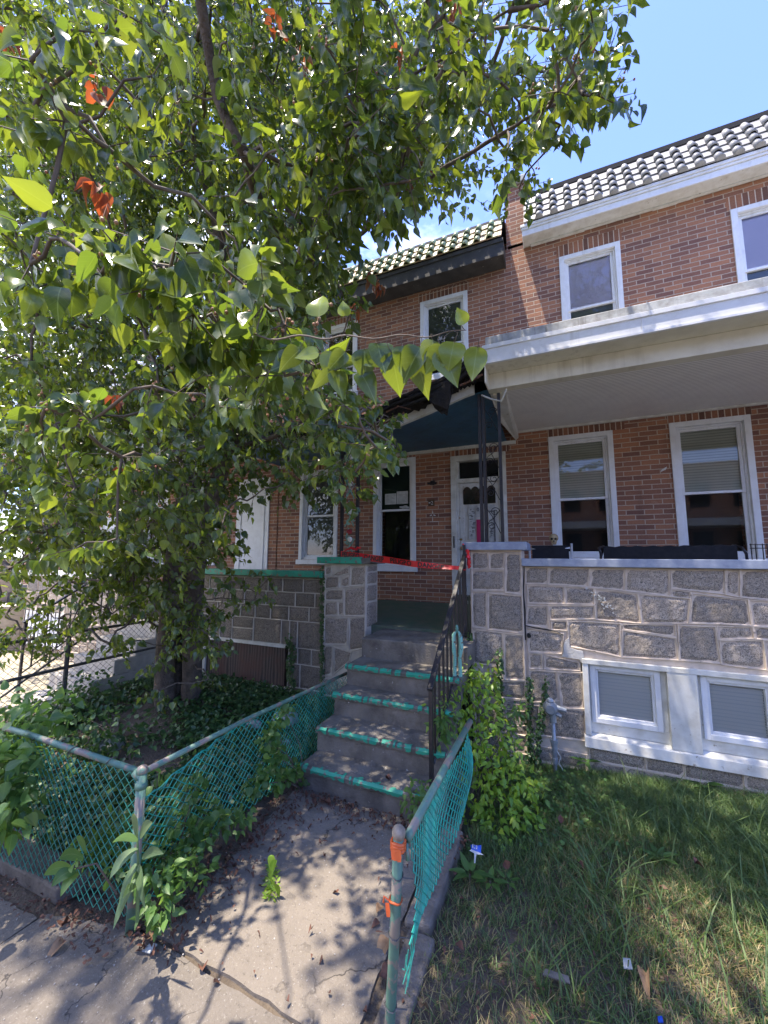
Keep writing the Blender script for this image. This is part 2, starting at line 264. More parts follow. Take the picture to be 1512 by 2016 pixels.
# ---------------------------------------------------------------- mesh helpers
WL = {}
class MB:
    def __init__(s): s.v = []; s.f = []; s.mi = []; s.cur = 0
    def add(s, vs, fs, mi=None):
        o = len(s.v); s.v += [tuple(v) for v in vs]; s.f += [tuple(i+o for i in f) for f in fs]; s.mi += [s.cur if mi is None else mi]*len(fs); return s
    def box(s, x0, x1, y0, y1, z0, z1, mi=None, j=0):
        vs = [(x, y, z) for x in (x0, x1) for y in (y0, y1) for z in (z0, z1)]
        if j: vs = [tuple(c+random.uniform(-j, j) for c in v) for v in vs]
        return s.add(vs, [(0, 1, 3, 2), (4, 6, 7, 5), (0, 4, 5, 1), (2, 3, 7, 6), (0, 2, 6, 4), (1, 5, 7, 3)], mi)
    def quad(s, a, b, c, d, mi=None): return s.add([a, b, c, d], [(0, 1, 2, 3)], mi)
    def prism(s, poly, d, mi=None):
        "poly: 3-D outline, d: extrusion vector"
        n = len(poly); d = Vector(d); vs = [tuple(Vector(p)) for p in poly]+[tuple(Vector(p)+d) for p in poly]
        return s.add(vs, [tuple(range(n))[::-1], tuple(range(n, 2*n))]+[(i, (i+1) % n, n+(i+1) % n, n+i) for i in range(n)], mi)
    def tube(s, pts, r, k=6, caps=True, mi=None):
        pts = [Vector(p) for p in pts]; rs = r if isinstance(r, (list, tuple)) else [r]*len(pts); vs = []; up = None
        for i, p in enumerate(pts):
            d = (pts[min(i+1, len(pts)-1)]-pts[max(i-1, 0)])
            if d.length < 1e-9: d = Vector((0, 0, 1))
            d.normalize()
            if up is None: up = Vector((0, 0, 1)) if abs(d.z) < .9 else Vector((1, 0, 0))
            a = d.cross(up)
            if a.length < 1e-6: a = d.cross(Vector((1, .3, 0)))
            a.normalize(); b = a.cross(d); up = b
            for q in range(k):
                t = 2*math.pi*q/k; vs.append(tuple(p+(a*math.cos(t)+b*math.sin(t))*rs[i]))
        n = len(pts); fs = [(i*k+q, i*k+(q+1) % k, (i+1)*k+(q+1) % k, (i+1)*k+q) for i in range(n-1) for q in range(k)]
        if caps: fs += [tuple(range(k))[::-1], tuple((n-1)*k+q for q in range(k))]
        return s.add(vs, fs, mi)
    def ball(s, c, rx, ry=None, rz=None, n=8, m=6, mi=None, j=0):
        ry = ry or rx; rz = rz or rx; vs = []
        for i in range(m+1):
            for q in range(n):
                a = math.pi*i/m; t = 2*math.pi*q/n; k = 1+random.uniform(-j, j)
                vs.append((c[0]+rx*k*math.sin(a)*math.cos(t), c[1]+ry*k*math.sin(a)*math.sin(t), c[2]+rz*k*math.cos(a)))
        return s.add(vs, [(i*n+q, (i+1)*n+q, (i+1)*n+(q+1) % n, i*n+(q+1) % n) for i in range(m) for q in range(n)], mi)
    def build(s, name, mats, parent=None, smooth=False, bevel=0, rnd=None):
        me = bpy.data.meshes.new(name); o = WL.get(parent, Vector((0, 0, 0)))
        me.from_pydata([(a-o.x, b-o.y, c-o.z) for a, b, c in s.v], [], s.f)
        mats = mats if isinstance(mats, (list, tuple)) else [mats]
        for m in mats: me.materials.append(m)
        if len(mats) > 1: me.polygons.foreach_set('material_index', s.mi)
        if smooth: me.polygons.foreach_set('use_smooth', [True]*len(me.polygons))
        if rnd is not None:
            at_ = me.attributes.new('rnd', 'FLOAT', 'FACE'); at_.data.foreach_set('value', rnd)
        me.update(); ob = bpy.data.objects.new(name, me); COL.objects.link(ob); ob.parent = parent; WL[ob] = o
        if bevel:
            b = ob.modifiers.new('bevel', 'BEVEL'); b.width = bevel; b.segments = 2; b.limit_method = 'ANGLE'
        return ob
def thing(name, label, cat, loc=(0, 0, 0), group=None):
    o = bpy.data.objects.new(name, None); COL.objects.link(o); o.location = loc; o.empty_display_size = .1; WL[o] = Vector(loc)
    return tag(o, label, cat, group)
def tag(o, label=None, cat=None, group=None, kind=None):
    if label: o['label'] = label
    if cat: o['category'] = cat
    if group: o['group'] = group
    if kind: o['kind'] = kind
    return o
def rebase(o, loc):
    "give a one-mesh thing an origin at its base"
    loc = Vector(loc); o.data.transform(Matrix.Translation(-loc)); o.location = loc; return o
def text_mesh(mb, s, size, fn, mi=None, bold=.0):
    cu = bpy.data.curves.new('t', 'FONT'); cu.body = s; cu.size = size; cu.offset = bold; cu.align_x = 'LEFT'
    ob = bpy.data.objects.new('t', cu); COL.objects.link(ob); bpy.context.view_layer.update()
    me = bpy.data.meshes.new_from_object(ob.evaluated_get(bpy.context.evaluated_depsgraph_get()))
    mb.add([fn(v.co.x, v.co.y) for v in me.vertices], [tuple(p.vertices) for p in me.polygons], mi)
    w = max(v.co.x for v in me.vertices); bpy.data.objects.remove(ob); bpy.data.curves.remove(cu); bpy.data.meshes.remove(me); return w
def fast_mesh(name, V, F, mat, parent=None, rnd=None, uv=None, smooth=True):
    "V (n,3) array; F (m,k) array of equal-size faces or a list of such arrays"
    Fs = F if isinstance(F, list) else [F]; me = bpy.data.meshes.new(name); o = WL.get(parent, Vector((0, 0, 0)))
    me.vertices.add(len(V)); me.vertices.foreach_set('co', (V-np.array(o)).astype(np.float32).ravel())
    li = np.concatenate([f.ravel() for f in Fs]); cnt = np.concatenate([np.full(len(f), f.shape[1]) for f in Fs])
    me.loops.add(len(li)); me.loops.foreach_set('vertex_index', li.astype(np.int32)); me.polygons.add(len(cnt))
    me.polygons.foreach_set('loop_start', (np.cumsum(cnt)-cnt).astype(np.int32)); me.polygons.foreach_set('loop_total', cnt.astype(np.int32))
    if rnd is not None: at_ = me.attributes.new('rnd', 'FLOAT', 'POINT'); at_.data.foreach_set('value', rnd.astype(np.float32))
    if uv is not None:
        ul = me.uv_layers.new(name='UVMap'); ul.data.foreach_set('uv', uv[li].astype(np.float32).ravel())
    for m in (mat if isinstance(mat, list) else [mat]): me.materials.append(m)
    if smooth: me.polygons.foreach_set('use_smooth', np.ones(len(cnt), bool))
    me.update(calc_edges=True); ob = bpy.data.objects.new(name, me); COL.objects.link(ob); ob.parent = parent; WL[ob] = o; return ob
# leaf template: x across (-.5..+.5), y along 0..1, z out
def leaf_tpl(kind='ovate'):
    if kind == 'ovate': prof = [(.0, 0), (.36, .08), (.49, .24), (.46, .44), (.30, .66), (.12, .85)]
    elif kind == 'fine': prof = [(.0, 0), (.26, .03), (.41, .10), (.49, .22), (.49, .36), (.43, .50), (.33, .63), (.21, .76), (.11, .86), (.05, .93)]
    elif kind == 'round': prof = [(.0, 0), (.45, .12), (.54, .4), (.44, .7), (.2, .9)]
    else: prof = [(.0, 0), (.3, .2), (.5, .45), (.42, .7), (.2, .88)]
    v = [(0, 0, 0)]; uv = [(.5, 0)]
    for w, y in prof[1:]:
        for sx in (-1, 0, 1): v.append((sx*w, y, abs(sx)*w)); uv.append((.5+sx*w, y))
    v.append((0, 1, 0)); uv.append((.5, 1)); q = []; t = [(0, 2, 1), (0, 3, 2)]
    for i in range(len(prof)-2):
        a = 1+3*i; b = a+3; q += [(a, a+1, b+1, b), (a+1, a+2, b+2, b+1)]
    e = 1+3*(len(prof)-2); n = len(v)-1; t += [(e, e+1, n), (e+1, e+2, n)]
    return np.array(v), np.array(uv), np.array(q), np.array(t)
TPL = {k: leaf_tpl(k) for k in ('ovate', 'round', 'lance', 'fine')}
def norm(a): return a/np.maximum(1e-9, np.linalg.norm(a, axis=1, keepdims=True))
def leaves(name, P, D, Nn, Ln, Wd, rnd, mat, parent=None, tpl='ovate', fold=.35, curl=.25):
    "P base points, D tip directions, Nn rough normals, Ln lengths, Wd widths"
    T, UV, Q, Tr = TPL[tpl]; n = len(P); D = norm(D); X = norm(np.cross(D, Nn)); Z = np.cross(X, D)
    fo = (fold*(.2+1.3*rng.random(n)))[:, None]; cu = (curl*(rng.random(n)*2-.5))[:, None]; tw = (rng.normal(0, .25, n))[:, None]
    x = T[None, :, 0]*Wd[:, None]; y = T[None, :, 1]*Ln[:, None]; z = T[None, :, 2]*Wd[:, None]*fo - cu*Ln[:, None]*(T[None, :, 1]**2) + tw*x*T[None, :, 1]
    z = z + .05*Wd[:, None]*np.sin(T[None, :, 1]*9+10*rnd[:, None])*np.abs(T[None, :, 0])*2
    V = P[:, None]+x[..., None]*X[:, None]+y[..., None]*D[:, None]+z[..., None]*Z[:, None]; k = len(T); off = (np.arange(n)*k)[:, None, None]
    return fast_mesh(name, V.reshape(-1, 3), [(Q[None]+off).reshape(-1, 4), (Tr[None]+off).reshape(-1, 3)], mat, parent, np.repeat(rnd, k), np.tile(UV, (n, 1)))
def tubes_np(name, A, B, r0, r1, mat, parent=None, k=3):
    "many straight tapered tubes A->B"
    n = len(A); d = norm(B-A); h = np.where(np.abs(d[:, 2:3]) < .9, np.array([[0, 0, 1.]]), np.array([[1., 0, 0]])); a = norm(np.cross(d, h)); b = np.cross(a, d)
    t = 2*np.pi*np.arange(k)/k; ring = a[:, None]*np.cos(t)[None, :, None]+b[:, None]*np.sin(t)[None, :, None]
    V = np.concatenate([A[:, None]+ring*r0[:, None, None], B[:, None]+ring*r1[:, None, None]], 1).reshape(-1, 3)
    f = np.array([(q, (q+1) % k, k+(q+1) % k, k+q) for q in range(k)]); F = (f[None]+(np.arange(n)*2*k)[:, None, None]).reshape(-1, 4)
    return fast_mesh(name, V, F, mat, parent)
# ================================================================ setting: ground sheets
def lawn_z(x, y): 
    t = min(1, max(0, (y-1.8)/2.5)); return -.01 - t*(.20-.08*min(2, max(0, x+.5)))
def sheet(name, x0, x1, y0, y1, fz, mat, nx, ny, jit=0, kind='structure'):
    xs = np.linspace(x0, x1, nx); ys = np.linspace(y0, y1, ny); V = [(x, y, fz(x, y)+random.uniform(-jit, jit)) for y in ys for x in xs]
    F = [(j*nx+i, j*nx+i+1, (j+1)*nx+i+1, (j+1)*nx+i) for j in range(ny-1) for i in range(nx-1)]
    mb = MB(); mb.add(V, F); return tag(mb.build(name, mat, smooth=True), kind=kind)
sheet('ground', -400, 400, -400, 400, lambda x, y: -.36, surf('far_ground', (.16, .16, .15), (.11, .12, .10), .3, .95, .2, 20), 2, 2)
sheet('lawn_soil', -.66, 7.5, .85, 4.4, lawn_z, SOILM, 90, 60, .006)
def bed_z(x, y): return -.008+max(0, min(1, (-1.93-x)/.3))*(.03+.05*math.sin(x*1.3+1)*math.cos(y*1.7)+.10*math.exp(-((x+3.7)**2+(y-3.2)**2)/1.2)+(.05 if y > 3.4 else 0))
sheet('bed_soil', -5.6, -1.85, 1.5, 4.36, bed_z, SOILM, 70, 60, .012)
# walk slab and sidewalk slab, butted along the open joint
def outline_slab(name, pts, z0, z1, mat, jag=.008, sub=14):
    out = []
    for i, p in enumerate(pts):
        q = pts[(i+1) % len(pts)]
        for k in range(sub):
            t = k/sub; out.append((p[0]+(q[0]-p[0])*t+random.uniform(-jag, jag), p[1]+(q[1]-p[1])*t+random.uniform(-jag, jag)))
    mb = MB(); n = len(out); vs = [(x, y, z1) for x, y in out]+[(x, y, z0) for x, y in out]
    mb.add(vs, [tuple(range(n))]+[((i+1) % n, i, n+i, n+(i+1) % n) for i in range(n)]); return tag(mb.build(name, mat), kind='structure')
sheet('verge_soil', -6, -.68, .9, 3.0, lambda x, y: -.016, SOILM, 60, 30, .003)
outline_slab('walk', [(-1.86, 1.52), (-.80, 1.50), (-.80, 2.3), (-1.02, 2.84), (-2.0, 2.84), (-1.93, 2.1)], -.1, 0, WALKM)
outline_slab('sidewalk', [(-2.0, 1.495), (-2.5, 1.36), (-2.5, -2.4), (.9, -2.4), (.9, .88), (-.62, 1.0), (-.76, 1.475)], -.12, -.002, SIDEM, .006, 20)
outline_slab('pavement', [(-2.52, 1.33), (-3.3, 1.30), (-8, 1.3), (-8, -2.4), (-2.52, -2.4)], -.12, -.006, SIDEM, .006, 20)
outline_slab('road', [(-30, -2.55), (30, -2.55), (30, -11), (-30, -11)], -.3, -.12, surf('asphalt', (.16, .155, .15), (.11, .11, .108), 2, .9, .4, 120), 0, 1)
outline_slab('far_pavement', [(-30, -11.1), (30, -11.1), (30, -14), (-30, -14)], -.3, 0, SIDEM, 0, 1)
mb = MB(); mb.prism([(-2.5, 1.40, 0), (-3.25, 1.38, 0), (-3.25, 1.58, 0), (-2.42, 1.56, 0)], (0, 0, .085)); mb.box(-5.6, -3.28, 1.38, 1.58, -.05, .075, j=.008)
tag(mb.build('bed_kerb', surf('dirty_kerb', (.15, .13, .11), (.08, .07, .06), 9, .95, 1., 40, dist=.012), bevel=.012), kind='structure')
mb = MB(); 
for a, b, c in ((1.40, 2.05, .012), (2.06, 2.82, .030)): mb.box(-.79 if a > 2 else -.74, -.65 if a > 2 else -.60, a, b, -.2, c, j=.016)
tag(mb.build('walk_kerb', surf('broken_kerb', (.20, .175, .15), (.11, .095, .08), 9, .95, 1., 40, dist=.012), bevel=.014), kind='structure')
outline_slab('neighbour_yard', [(-5.62, 1.5), (-5.62, 4.32), (-14, 4.32), (-14, 1.5)], -.2, -.02, surf('pale_yard', (.42, .37, .27), (.33, .29, .2), 2, .95, .3, 60), .0, 1)
# ================================================================ building helpers
YW = 6.2; YP = 4.3
def cut_wall(mb, x0, x1, z0, z1, y, holes, mi=0, reveal=.09):
    xs = sorted({x0, x1, *[h[0] for h in holes], *[h[1] for h in holes]}); zs = sorted({z0, z1, *[h[2] for h in holes], *[h[3] for h in holes]})
    for a, b in zip(xs, xs[1:]):
        for c, d in zip(zs, zs[1:]):
            if any(h[0] <= (a+b)/2 <= h[1] and h[2] <= (c+d)/2 <= h[3] for h in holes): continue
            mb.quad((a, y, c), (b, y, c), (b, y, d), (a, y, d), mi)
    for h in holes:
        a, b, c, d = h; r = y+reveal
        mb.quad((a, y, c), (a, y, d), (a, r, d), (a, r, c), mi); mb.quad((b, y, c), (b, r, c), (b, r, d), (b, y, d), mi); mb.quad((a, y, d), (b, y, d), (b, r, d), (a, r, d), mi)
def window(par, x0, x1, z0, z1, y=YW, mid=None, low='dark', top='blind', sill=True, trim=TRIM, sashy=0, label=None, apron=0):
    "window > casing-frame mesh with pane, sash, blind, sill as sub-parts; outer size given"
    c = .07; f = MB(); yo = y-.022; yi = y+.10
    for a, b, d, e in ((x0, x0+c, z0, z1), (x1-c, x1, z0, z1), (x0+c, x1-c, z1-c, z1)): f.box(a, b, yo, yi, d, e)
    f.box(x0+c, x1-c, y+.02, yi, z0, z0+.05)
    f.box(x0+c, x0+c+.022, y+.025, yi, z0+.05, z1-c); f.box(x1-c-.022, x1-c, y+.025, yi, z0+.05, z1-c); f.box(x0+c, x1-c, y+.024, yi, z1-c-.022, z1-c)
    w = f.build('window', trim, par, bevel=.004)
    if label: w['label'] = label
    a, b = x0+c+.022, x1-c-.022; zt = z1-c-.022; zb = z0+.05; zm = mid if mid else (zb+zt)/2; s = MB(); t = .038
    for (zl, zh, yy) in ((zm-.015, zt, y+.045), (zb, zm+.02, y+.065)):
        s.box(a, a+t, yy, yy+.03, zl, zh); s.box(b-t, b, yy, yy+.03, zl, zh); s.box(a+t, b-t, yy, yy+.03, zl, zl+.035); s.box(a+t, b-t, yy, yy+.03, zh-.035, zh)
    s.build('sash', trim, w, bevel=.003)
    g = MB(); g.quad((a+t, y+.062, zm), (b-t, y+.062, zm), (b-t, y+.062, zt-.03), (a+t, y+.062, zt-.03)); g.quad((a+t, y+.082, zb+.03), (b-t, y+.082, zb+.03), (b-t, y+.082, zm), (a+t, y+.082, zm)); g.build('pane', GLASS, w)
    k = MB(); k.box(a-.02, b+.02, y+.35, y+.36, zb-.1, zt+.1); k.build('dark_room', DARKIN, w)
    def fill(kind, zl, zh, yy):
        m = MB()
        if kind in ('blind', 'pblind'):
            z = zh
            while z > zl+.01:
                m.quad((a+.01, yy+.008, z), (b-.01, yy+.008, z), (b-.01, yy, z-.0245), (a+.01, yy, z-.0245)); z -= .0225
            m.build('blind', BLIND if kind == 'blind' else PBLIND, w)
        elif kind in ('lilac', 'screen', 'board'):
            m.quad((a, yy, zl), (b, yy, zl), (b, yy, zh), (a, yy, zh)); m.build('shade' if kind == 'lilac' else ('screen' if kind == 'screen' else 'backing_board'), {'lilac': LILAC, 'screen': SCREEN, 'board': BOARDG}[kind], w)
    fill(top, zm, zt, y+.09 if top != 'screen' else y+.066); fill(low, zb, zm, y+.11 if low != 'screen' else y+.086)
    if sill: m = MB(); m.box(x0-.03, x1+.03, y-.06, y+.02, z0-.09, z0-.002); m.build('sill', trim, w, bevel=.006)
    return w
def soldier(mb, x0, x1, z, y=YW, h=.2, mi=1): mb.box(x0, x1, y-.0035, y+.02, z, z+h, mi)
def barrel_tiles(par, x0, x1, y0, z0, y1, z1, rows, spacing, pan, cap, first):
    d = Vector((0, y1-y0, z1-z0)); L = d.length; d.normalize(); nrm = Vector((0, -d.z, d.y)); st = L/rows
    m = MB()
    for j in range(rows):
        a = j*st; b = (j+1)*st+.03
        x = x0
        while x < x1-.01:
            e = min(x+spacing, x1); o = random.uniform(-.004, .004)
            p = [Vector((X, y0, z0))+d*t+nrm*h for X, t, h in ((x+.003, a, .028+o), (e-.003, a, .028+o), (e-.003, b, .006), (x+.003, b, .006))]
            q = [v-nrm*.02 for v in p]; m.add([*p, *q], [(0, 1, 2, 3), (4, 7, 6, 5), (0, 4, 5, 1), (1, 5, 6, 2), (3, 7, 4, 0)]); x = e
    m.build('roof_tiles', pan, par)
    m = MB(); x = first
    while x < x1:
        for j in range(rows):
            a = j*st-.012; b = (j+1)*st+.02; K = 8; vs = []; dj = random.uniform(-.006, .006)
            for t, rr, h in ((a, .058, .026), (b, .042, .0)):
                for q in range(K+1):
                    th = math.pi*q/K; vs.append(Vector((x+dj-rr*math.cos(th), y0, z0))+d*t+nrm*(h+rr*1.05*math.sin(th)))
            for t, rr, h in ((a, .042, .026),):
                for q in range(K+1):
                    th = math.pi*q/K; vs.append(Vector((x+dj-rr*math.cos(th), y0, z0))+d*t+nrm*(h+rr*1.05*math.sin(th)))
            n = K+1; m.add(vs, [(q, n+q, n+q+1, q+1) for q in range(K)]+[(2*n+q, q, q+1, 2*n+q+1) for q in range(K)])
            if j == 0 and cap is TILEW:
                cvs = [vs[2*n+q] for q in range(n)]; m.add(cvs, [tuple(range(n))])
        x += spacing
    m.build('barrel_tiles', cap, par, smooth=True)
    return d, nrm, L
def ribbon(mb, pts, w, y, mi=None, h=.009):
    "raised mortar ribbon on a wall at plane y"
    for p, q in zip(pts, pts[1:]):
        a = Vector((p[0], 0, p[1])); b = Vector((q[0], 0, q[1])); d = b-a
        if d.length < 1e-4: continue
        d.normalize(); n = Vector((-d.z, 0, d.x))*w/2; a2 = a-d*w*.3; b2 = b+d*w*.3
        vs = [a2+n, a2-n, b2-n, b2+n]; top = [a2+n*.55, a2-n*.55, b2-n*.55, b2+n*.55]
        mb.add([(v.x, y, v.z) for v in vs]+[(v.x, y-h, v.z) for v in top], [(4, 5, 6, 7), (0, 1, 5, 4), (1, 2, 6, 5), (2, 3, 7, 6), (3, 0, 4, 7)], mi)
def rough_stone(mb, poly, y, depth=.012, gap=.003, rn=None, face='y', xs=0):
    "quad stone with a coarse broken face standing proud of the mortar; poly = 4 (x,z)"
    P4 = [Vector((p[0], p[1], 0)) for p in poly[:4]]; c = sum(P4, Vector())/4; P4 = [p+(c-p).normalized()*gap for p in P4]
    w = (P4[1]-P4[0]).length; h = (P4[3]-P4[0]).length; nu = max(3, int(w/.035)); nv = max(3, int(h/.035)); vs = []; o = len(mb.v)
    sd = random.uniform(0, 100); bulge = random.uniform(.5, 1.1)
    for j in range(nv+1):
        for i in range(nu+1):
            u, v = i/nu, j/nv; p = (P4[0]*(1-u)+P4[1]*u)*(1-v)+(P4[3]*(1-u)+P4[2]*u)*v
            e = min(u*w, (1-u)*w, v*h, (1-v)*h); k = min(1, e/.022)
            d = depth*(k**.5)*bulge + (random.uniform(-.003, .003)+.003*math.sin(u*w*23+sd)*math.cos(v*h*19+sd*1.7))*k
            if e > 0: p = p+Vector((random.uniform(-.004, .004), random.uniform(-.004, .004), 0))
            else: p = p+Vector((random.uniform(-.006, .006)*(0 < u < 1), random.uniform(-.006, .006)*(0 < v < 1), 0)); d = -.004
            vs.append((p.x, y-d, p.y) if face == 'y' else (xs+d, p.x, p.y))
    n = nu+1; fs = [(j*n+i, j*n+i+1, (j+1)*n+i+1, (j+1)*n+i) for j in range(nv) for i in range(nu)]
    mb.add(vs, fs, 0); rn += [random.random()]*len(fs)
def stone_wall(par, name, stones, rect, y, thick, mats, extra=(), ribw=.013, ribs=True, holes=(), sides=True):
    mb = MB(); rn = []
    for s in stones:
        if s is None: continue
        rough_stone(mb, s, y, rn=rn)
    x0, x1, z0, z1 = rect; k = len(mb.f); mb.cur = 1
    if holes: cut_wall(mb, x0, x1, z0, z1, y, holes, 1, .12)
    else: mb.quad((x0, y, z0), (x1, y, z0), (x1, y, z1), (x0, y, z1), 1)
    mb.quad((x0, y, z1), (x1, y, z1), (x1, y+thick, z1), (x0, y+thick, z1), 1); mb.quad((x0, y+thick, z0), (x0, y+thick, z1), (x1, y+thick, z1), (x1, y+thick, z0), 1)
    mb.quad((x0, y, z0), (x0, y, z1), (x0, y+thick, z1), (x0, y+thick, z0), 1); mb.quad((x1, y, z0), (x1, y+thick, z0), (x1, y+thick, z1), (x1, y, z1), 1)
    if ribs:
        for s in stones:
            if s is None: continue
            pts = list(s)+[s[0]]; 
            for a, b in zip(pts, pts[1:]):
                m = ((a[0]+b[0])/2, (a[1]+b[1])/2); j = random.uniform(-.004, .004); ribbon(mb, [a, (m[0]+j, m[1]+j), b], ribw*random.uniform(.7, 1.25), y-.002, 2, random.uniform(.010, .0125))
    rn += [.5]*(len(mb.f)-len(rn)); return mb, rn
def ashlar(x0, x1, z0, z1, seed, hmin=.16, hmax=.30, holes=()):
    "random coursed rubble: returns quads (x,z)"
    r = random.Random(seed); out = []; z = z1; lines = []
    while z > z0+.02:
        h = min(r.uniform(hmin, hmax), z-z0)
        if z-h-z0 < .08: h = z-z0
        x = x0
        while x < x1-.01:
            w = r.uniform(.2, .5)
            if x1-x-w < .12: w = x1-x
            t = r.uniform(-.02, .02); 
            if h > .22 and r.random() < .4:
                k = z-h*r.uniform(.35, .65); out += [[(x, k), (x+w, k+t), (x+w, z), (x, z)], [(x, z-h), (x+w, z-h), (x+w, k+t), (x, k)]]
            else: out.append([(x, z-h), (x+w, z-h), (x+w, z), (x, z)])
            x += w
        z -= h
    keep = []
    for q in out:
        cx = [p[0] for p in q]; cz = [p[1] for p in q]; a, b, c, d = min(cx), max(cx), min(cz), max(cz); ok = True
        for H in holes:
            if a < H[1]-.01 and b > H[0]+.01 and c < H[3]-.01 and d > H[2]+.01:
                if a < H[0]-.08: b = H[0]
                elif b > H[1]+.08: a = H[1]
                elif d > H[3]+.05: c = H[3]
                elif c < H[2]-.05: d = H[2]
                else: ok = False
                q = [(a, c), (b, c), (b, d), (a, d)]
        if ok: keep.append(q)
    return keep
def crop_poly(pts, sc, ox, oy, Y):
    out = []
    for x, y in pts:
        p = at(ox+x/sc, oy+y/sc, Y=Y); out.append((p.x, p.z))
    return out
# ================================================================ RIGHT HOUSE
HR = thing('row_house', 'brick row house on the right with white barrel-tiled eave and sound white porch roof', 'house', (1.5, 6.2, 0), 'row houses')
XL, XR = -.52, 7.2; ZF = 1.05
w1 = (-.04, .80, 1.86, 3.65); w2 = (1.46, 2.31, 1.86, 3.66); u1 = (.23, 1.05, 5.02, 6.50); u2 = (2.33, 3.16, 5.02, 6.50)
mb = MB(); cut_wall(mb, XL, XR, .2, 6.95, YW, [w1, w2, u1, u2]); soldier(mb, w1[0]-.01, w1[1]+.15, w1[3]+.001, h=.14); soldier(mb, w2[0]-.01, w2[1]+.02, w2[3]+.001, h=.13); soldier(mb, u1[0]-.03, u1[1]+.03, u1[3]+.001); soldier(mb, u2[0]-.03, u2[1]+.03, u2[3]+.001)
mb.box(XL, XR, YW+.5, YW+8, -.3, 7.2, 0)
mb.build('wall', [BR_UP, BR_V], HR)
for (a, b, c, d) in (w1, w2): window(HR, a, b, c, d, mid=2.70, top='blind', low='none')
window(HR, *u1, mid=5.62, top='lilac', low='screen'); window(HR, *u2, mid=5.62, top='lilac', low='screen')
# party parapet that stands between the two roofs
mb = MB(); mb.box(XL-.02, XL+.27, YW+.0, YW+2.6, 6.9, 8.02); mb.box(XL-.40, XL-.02, YW+.25, YW+2.6, 6.6, 7.62); mb.build('party_parapet', BR_UP, HR)
mb = MB(); mb.box(XL-.06, XL+.31, YW-.05, YW+2.65, 8.02, 8.13, j=.006); mb.box(XL-.44, XL-.061, YW+.2, YW+2.65, 7.62, 7.70, j=.006); mb.build('parapet_coping', GREYROOF, HR, bevel=.01)
# eave: soffit, fascia with stepped crown, tiles
x0, x1 = -.27, 7.0
mb = MB(); mb.box(x0, x1, 5.96, YW-.002, 6.845, 6.875)
# torn lower edge of the soffit cladding along the bricks
x = x0+.1
while x < x1: w = random.uniform(.15, .6); mb.box(x, min(x+w, x1), YW-.05, YW-.006, 6.845-random.uniform(.008, .03), 6.843); x += w
mb.build('eave_soffit', PEEL, HR)
mb = MB(); mb.box(x0-.01, x1, 5.94, 5.96, 6.835, 6.93); mb.box(x0-.02, x1, 5.922, 5.96, 6.932, 6.965); mb.box(x0-.03, x1, 5.905, 5.96, 6.967, 7.01); mb.box(x0-.012, x0-.001, 5.96, YW+.02, 6.835, 6.99); mb.build('fascia', LEDGE if False else TRIM, HR, bevel=.004)
mb = MB(); mb.box(x0, x1, 5.962, YW+.3, 6.88, 7.0); mb.build('eave_body', WHITE, HR)
ft = -.06
barrel_tiles(HR, x0+.02, x1, 5.91, 7.02, 6.19, 7.66, 4, .199, TILEW, TILEW, ft+.04)
mb = MB(); mb.prism([(x0+.05, 6.17, 7.63), (x0+.05, 6.21, 7.72), (x0+.05, 6.7, 7.72), (x0+.05, 6.7, 7.4)], (x1-x0, 0, 0)); mb.box(x0+.02, x1, 6.20, 6.27, 7.722, 7.80); mb.build('roof_edge_flashing', ROOFB, HR)
# porch roof
px0, px1 = -.61, 7.0
mb = MB(); mb.box(px0-.01, px1, 4.13, YW-.002, 4.10, 4.25, j=.003); mb.build('porch_roof_slab', GREYROOF, HR, bevel=.01)
mb = MB(); mb.box(px0-.03, px1, 4.03, 4.128, 4.06, 4.105); [mb.box(px0+sx_, px0+sx_+.012, 4.041, 4.0445, 3.921, 4.059) for sx_ in (1.42, 3.05, 4.7)]; mb.box(px0, px1, 4.045, 4.06, 3.92, 4.06); mb.box(px0, px1, 4.03, 4.06, 3.895, 3.92); mb.build('porch_fascia', TRIM, HR, bevel=.004)
mb = MB(); mb.box(px0, px1, 4.06, 4.30, 3.90, 3.915); mb.box(px0-.012, px0-.001, 4.06, 4.30, 3.70, 4.09); mb.build('porch_overhang', CREAM, HR)
mb = MB(); mb.box(px0-.02, px1, 4.30, 4.42, 3.72, 3.90); mb.box(px0+.02, px0+.12, 4.421, 4.62, 3.70, 3.89); mb.build('porch_beam', CREAM, HR, bevel=.004)
mb = MB(); mb.box(-.46, px1, 4.42, YW-.002, 3.795, 3.82); mb.build('porch_ceiling', BEAD, HR)
mb = MB(); mb.box(-.46, px1, YW-.035, YW-.003, 3.765, 3.794); mb.prism([(-.62, 4.421, 3.72), (-.46, 4.421, 3.72), (-.46, YW-.004, 3.69), (-.50, YW-.004, 3.66), (-.62, 5.2, 3.66)], (0, 0, .11)); mb.build('porch_trim', PEEL, HR)
# bent strip of flashing that hangs over the column
mb = MB(); mb.tube([at(948, 778, Y=4.25), at(968, 786, Y=4.2), at(987, 790, Y=4.12), at(997, 766, Y=4.05)], .009, 4); mb.build('bent_flashing', PEEL, HR)
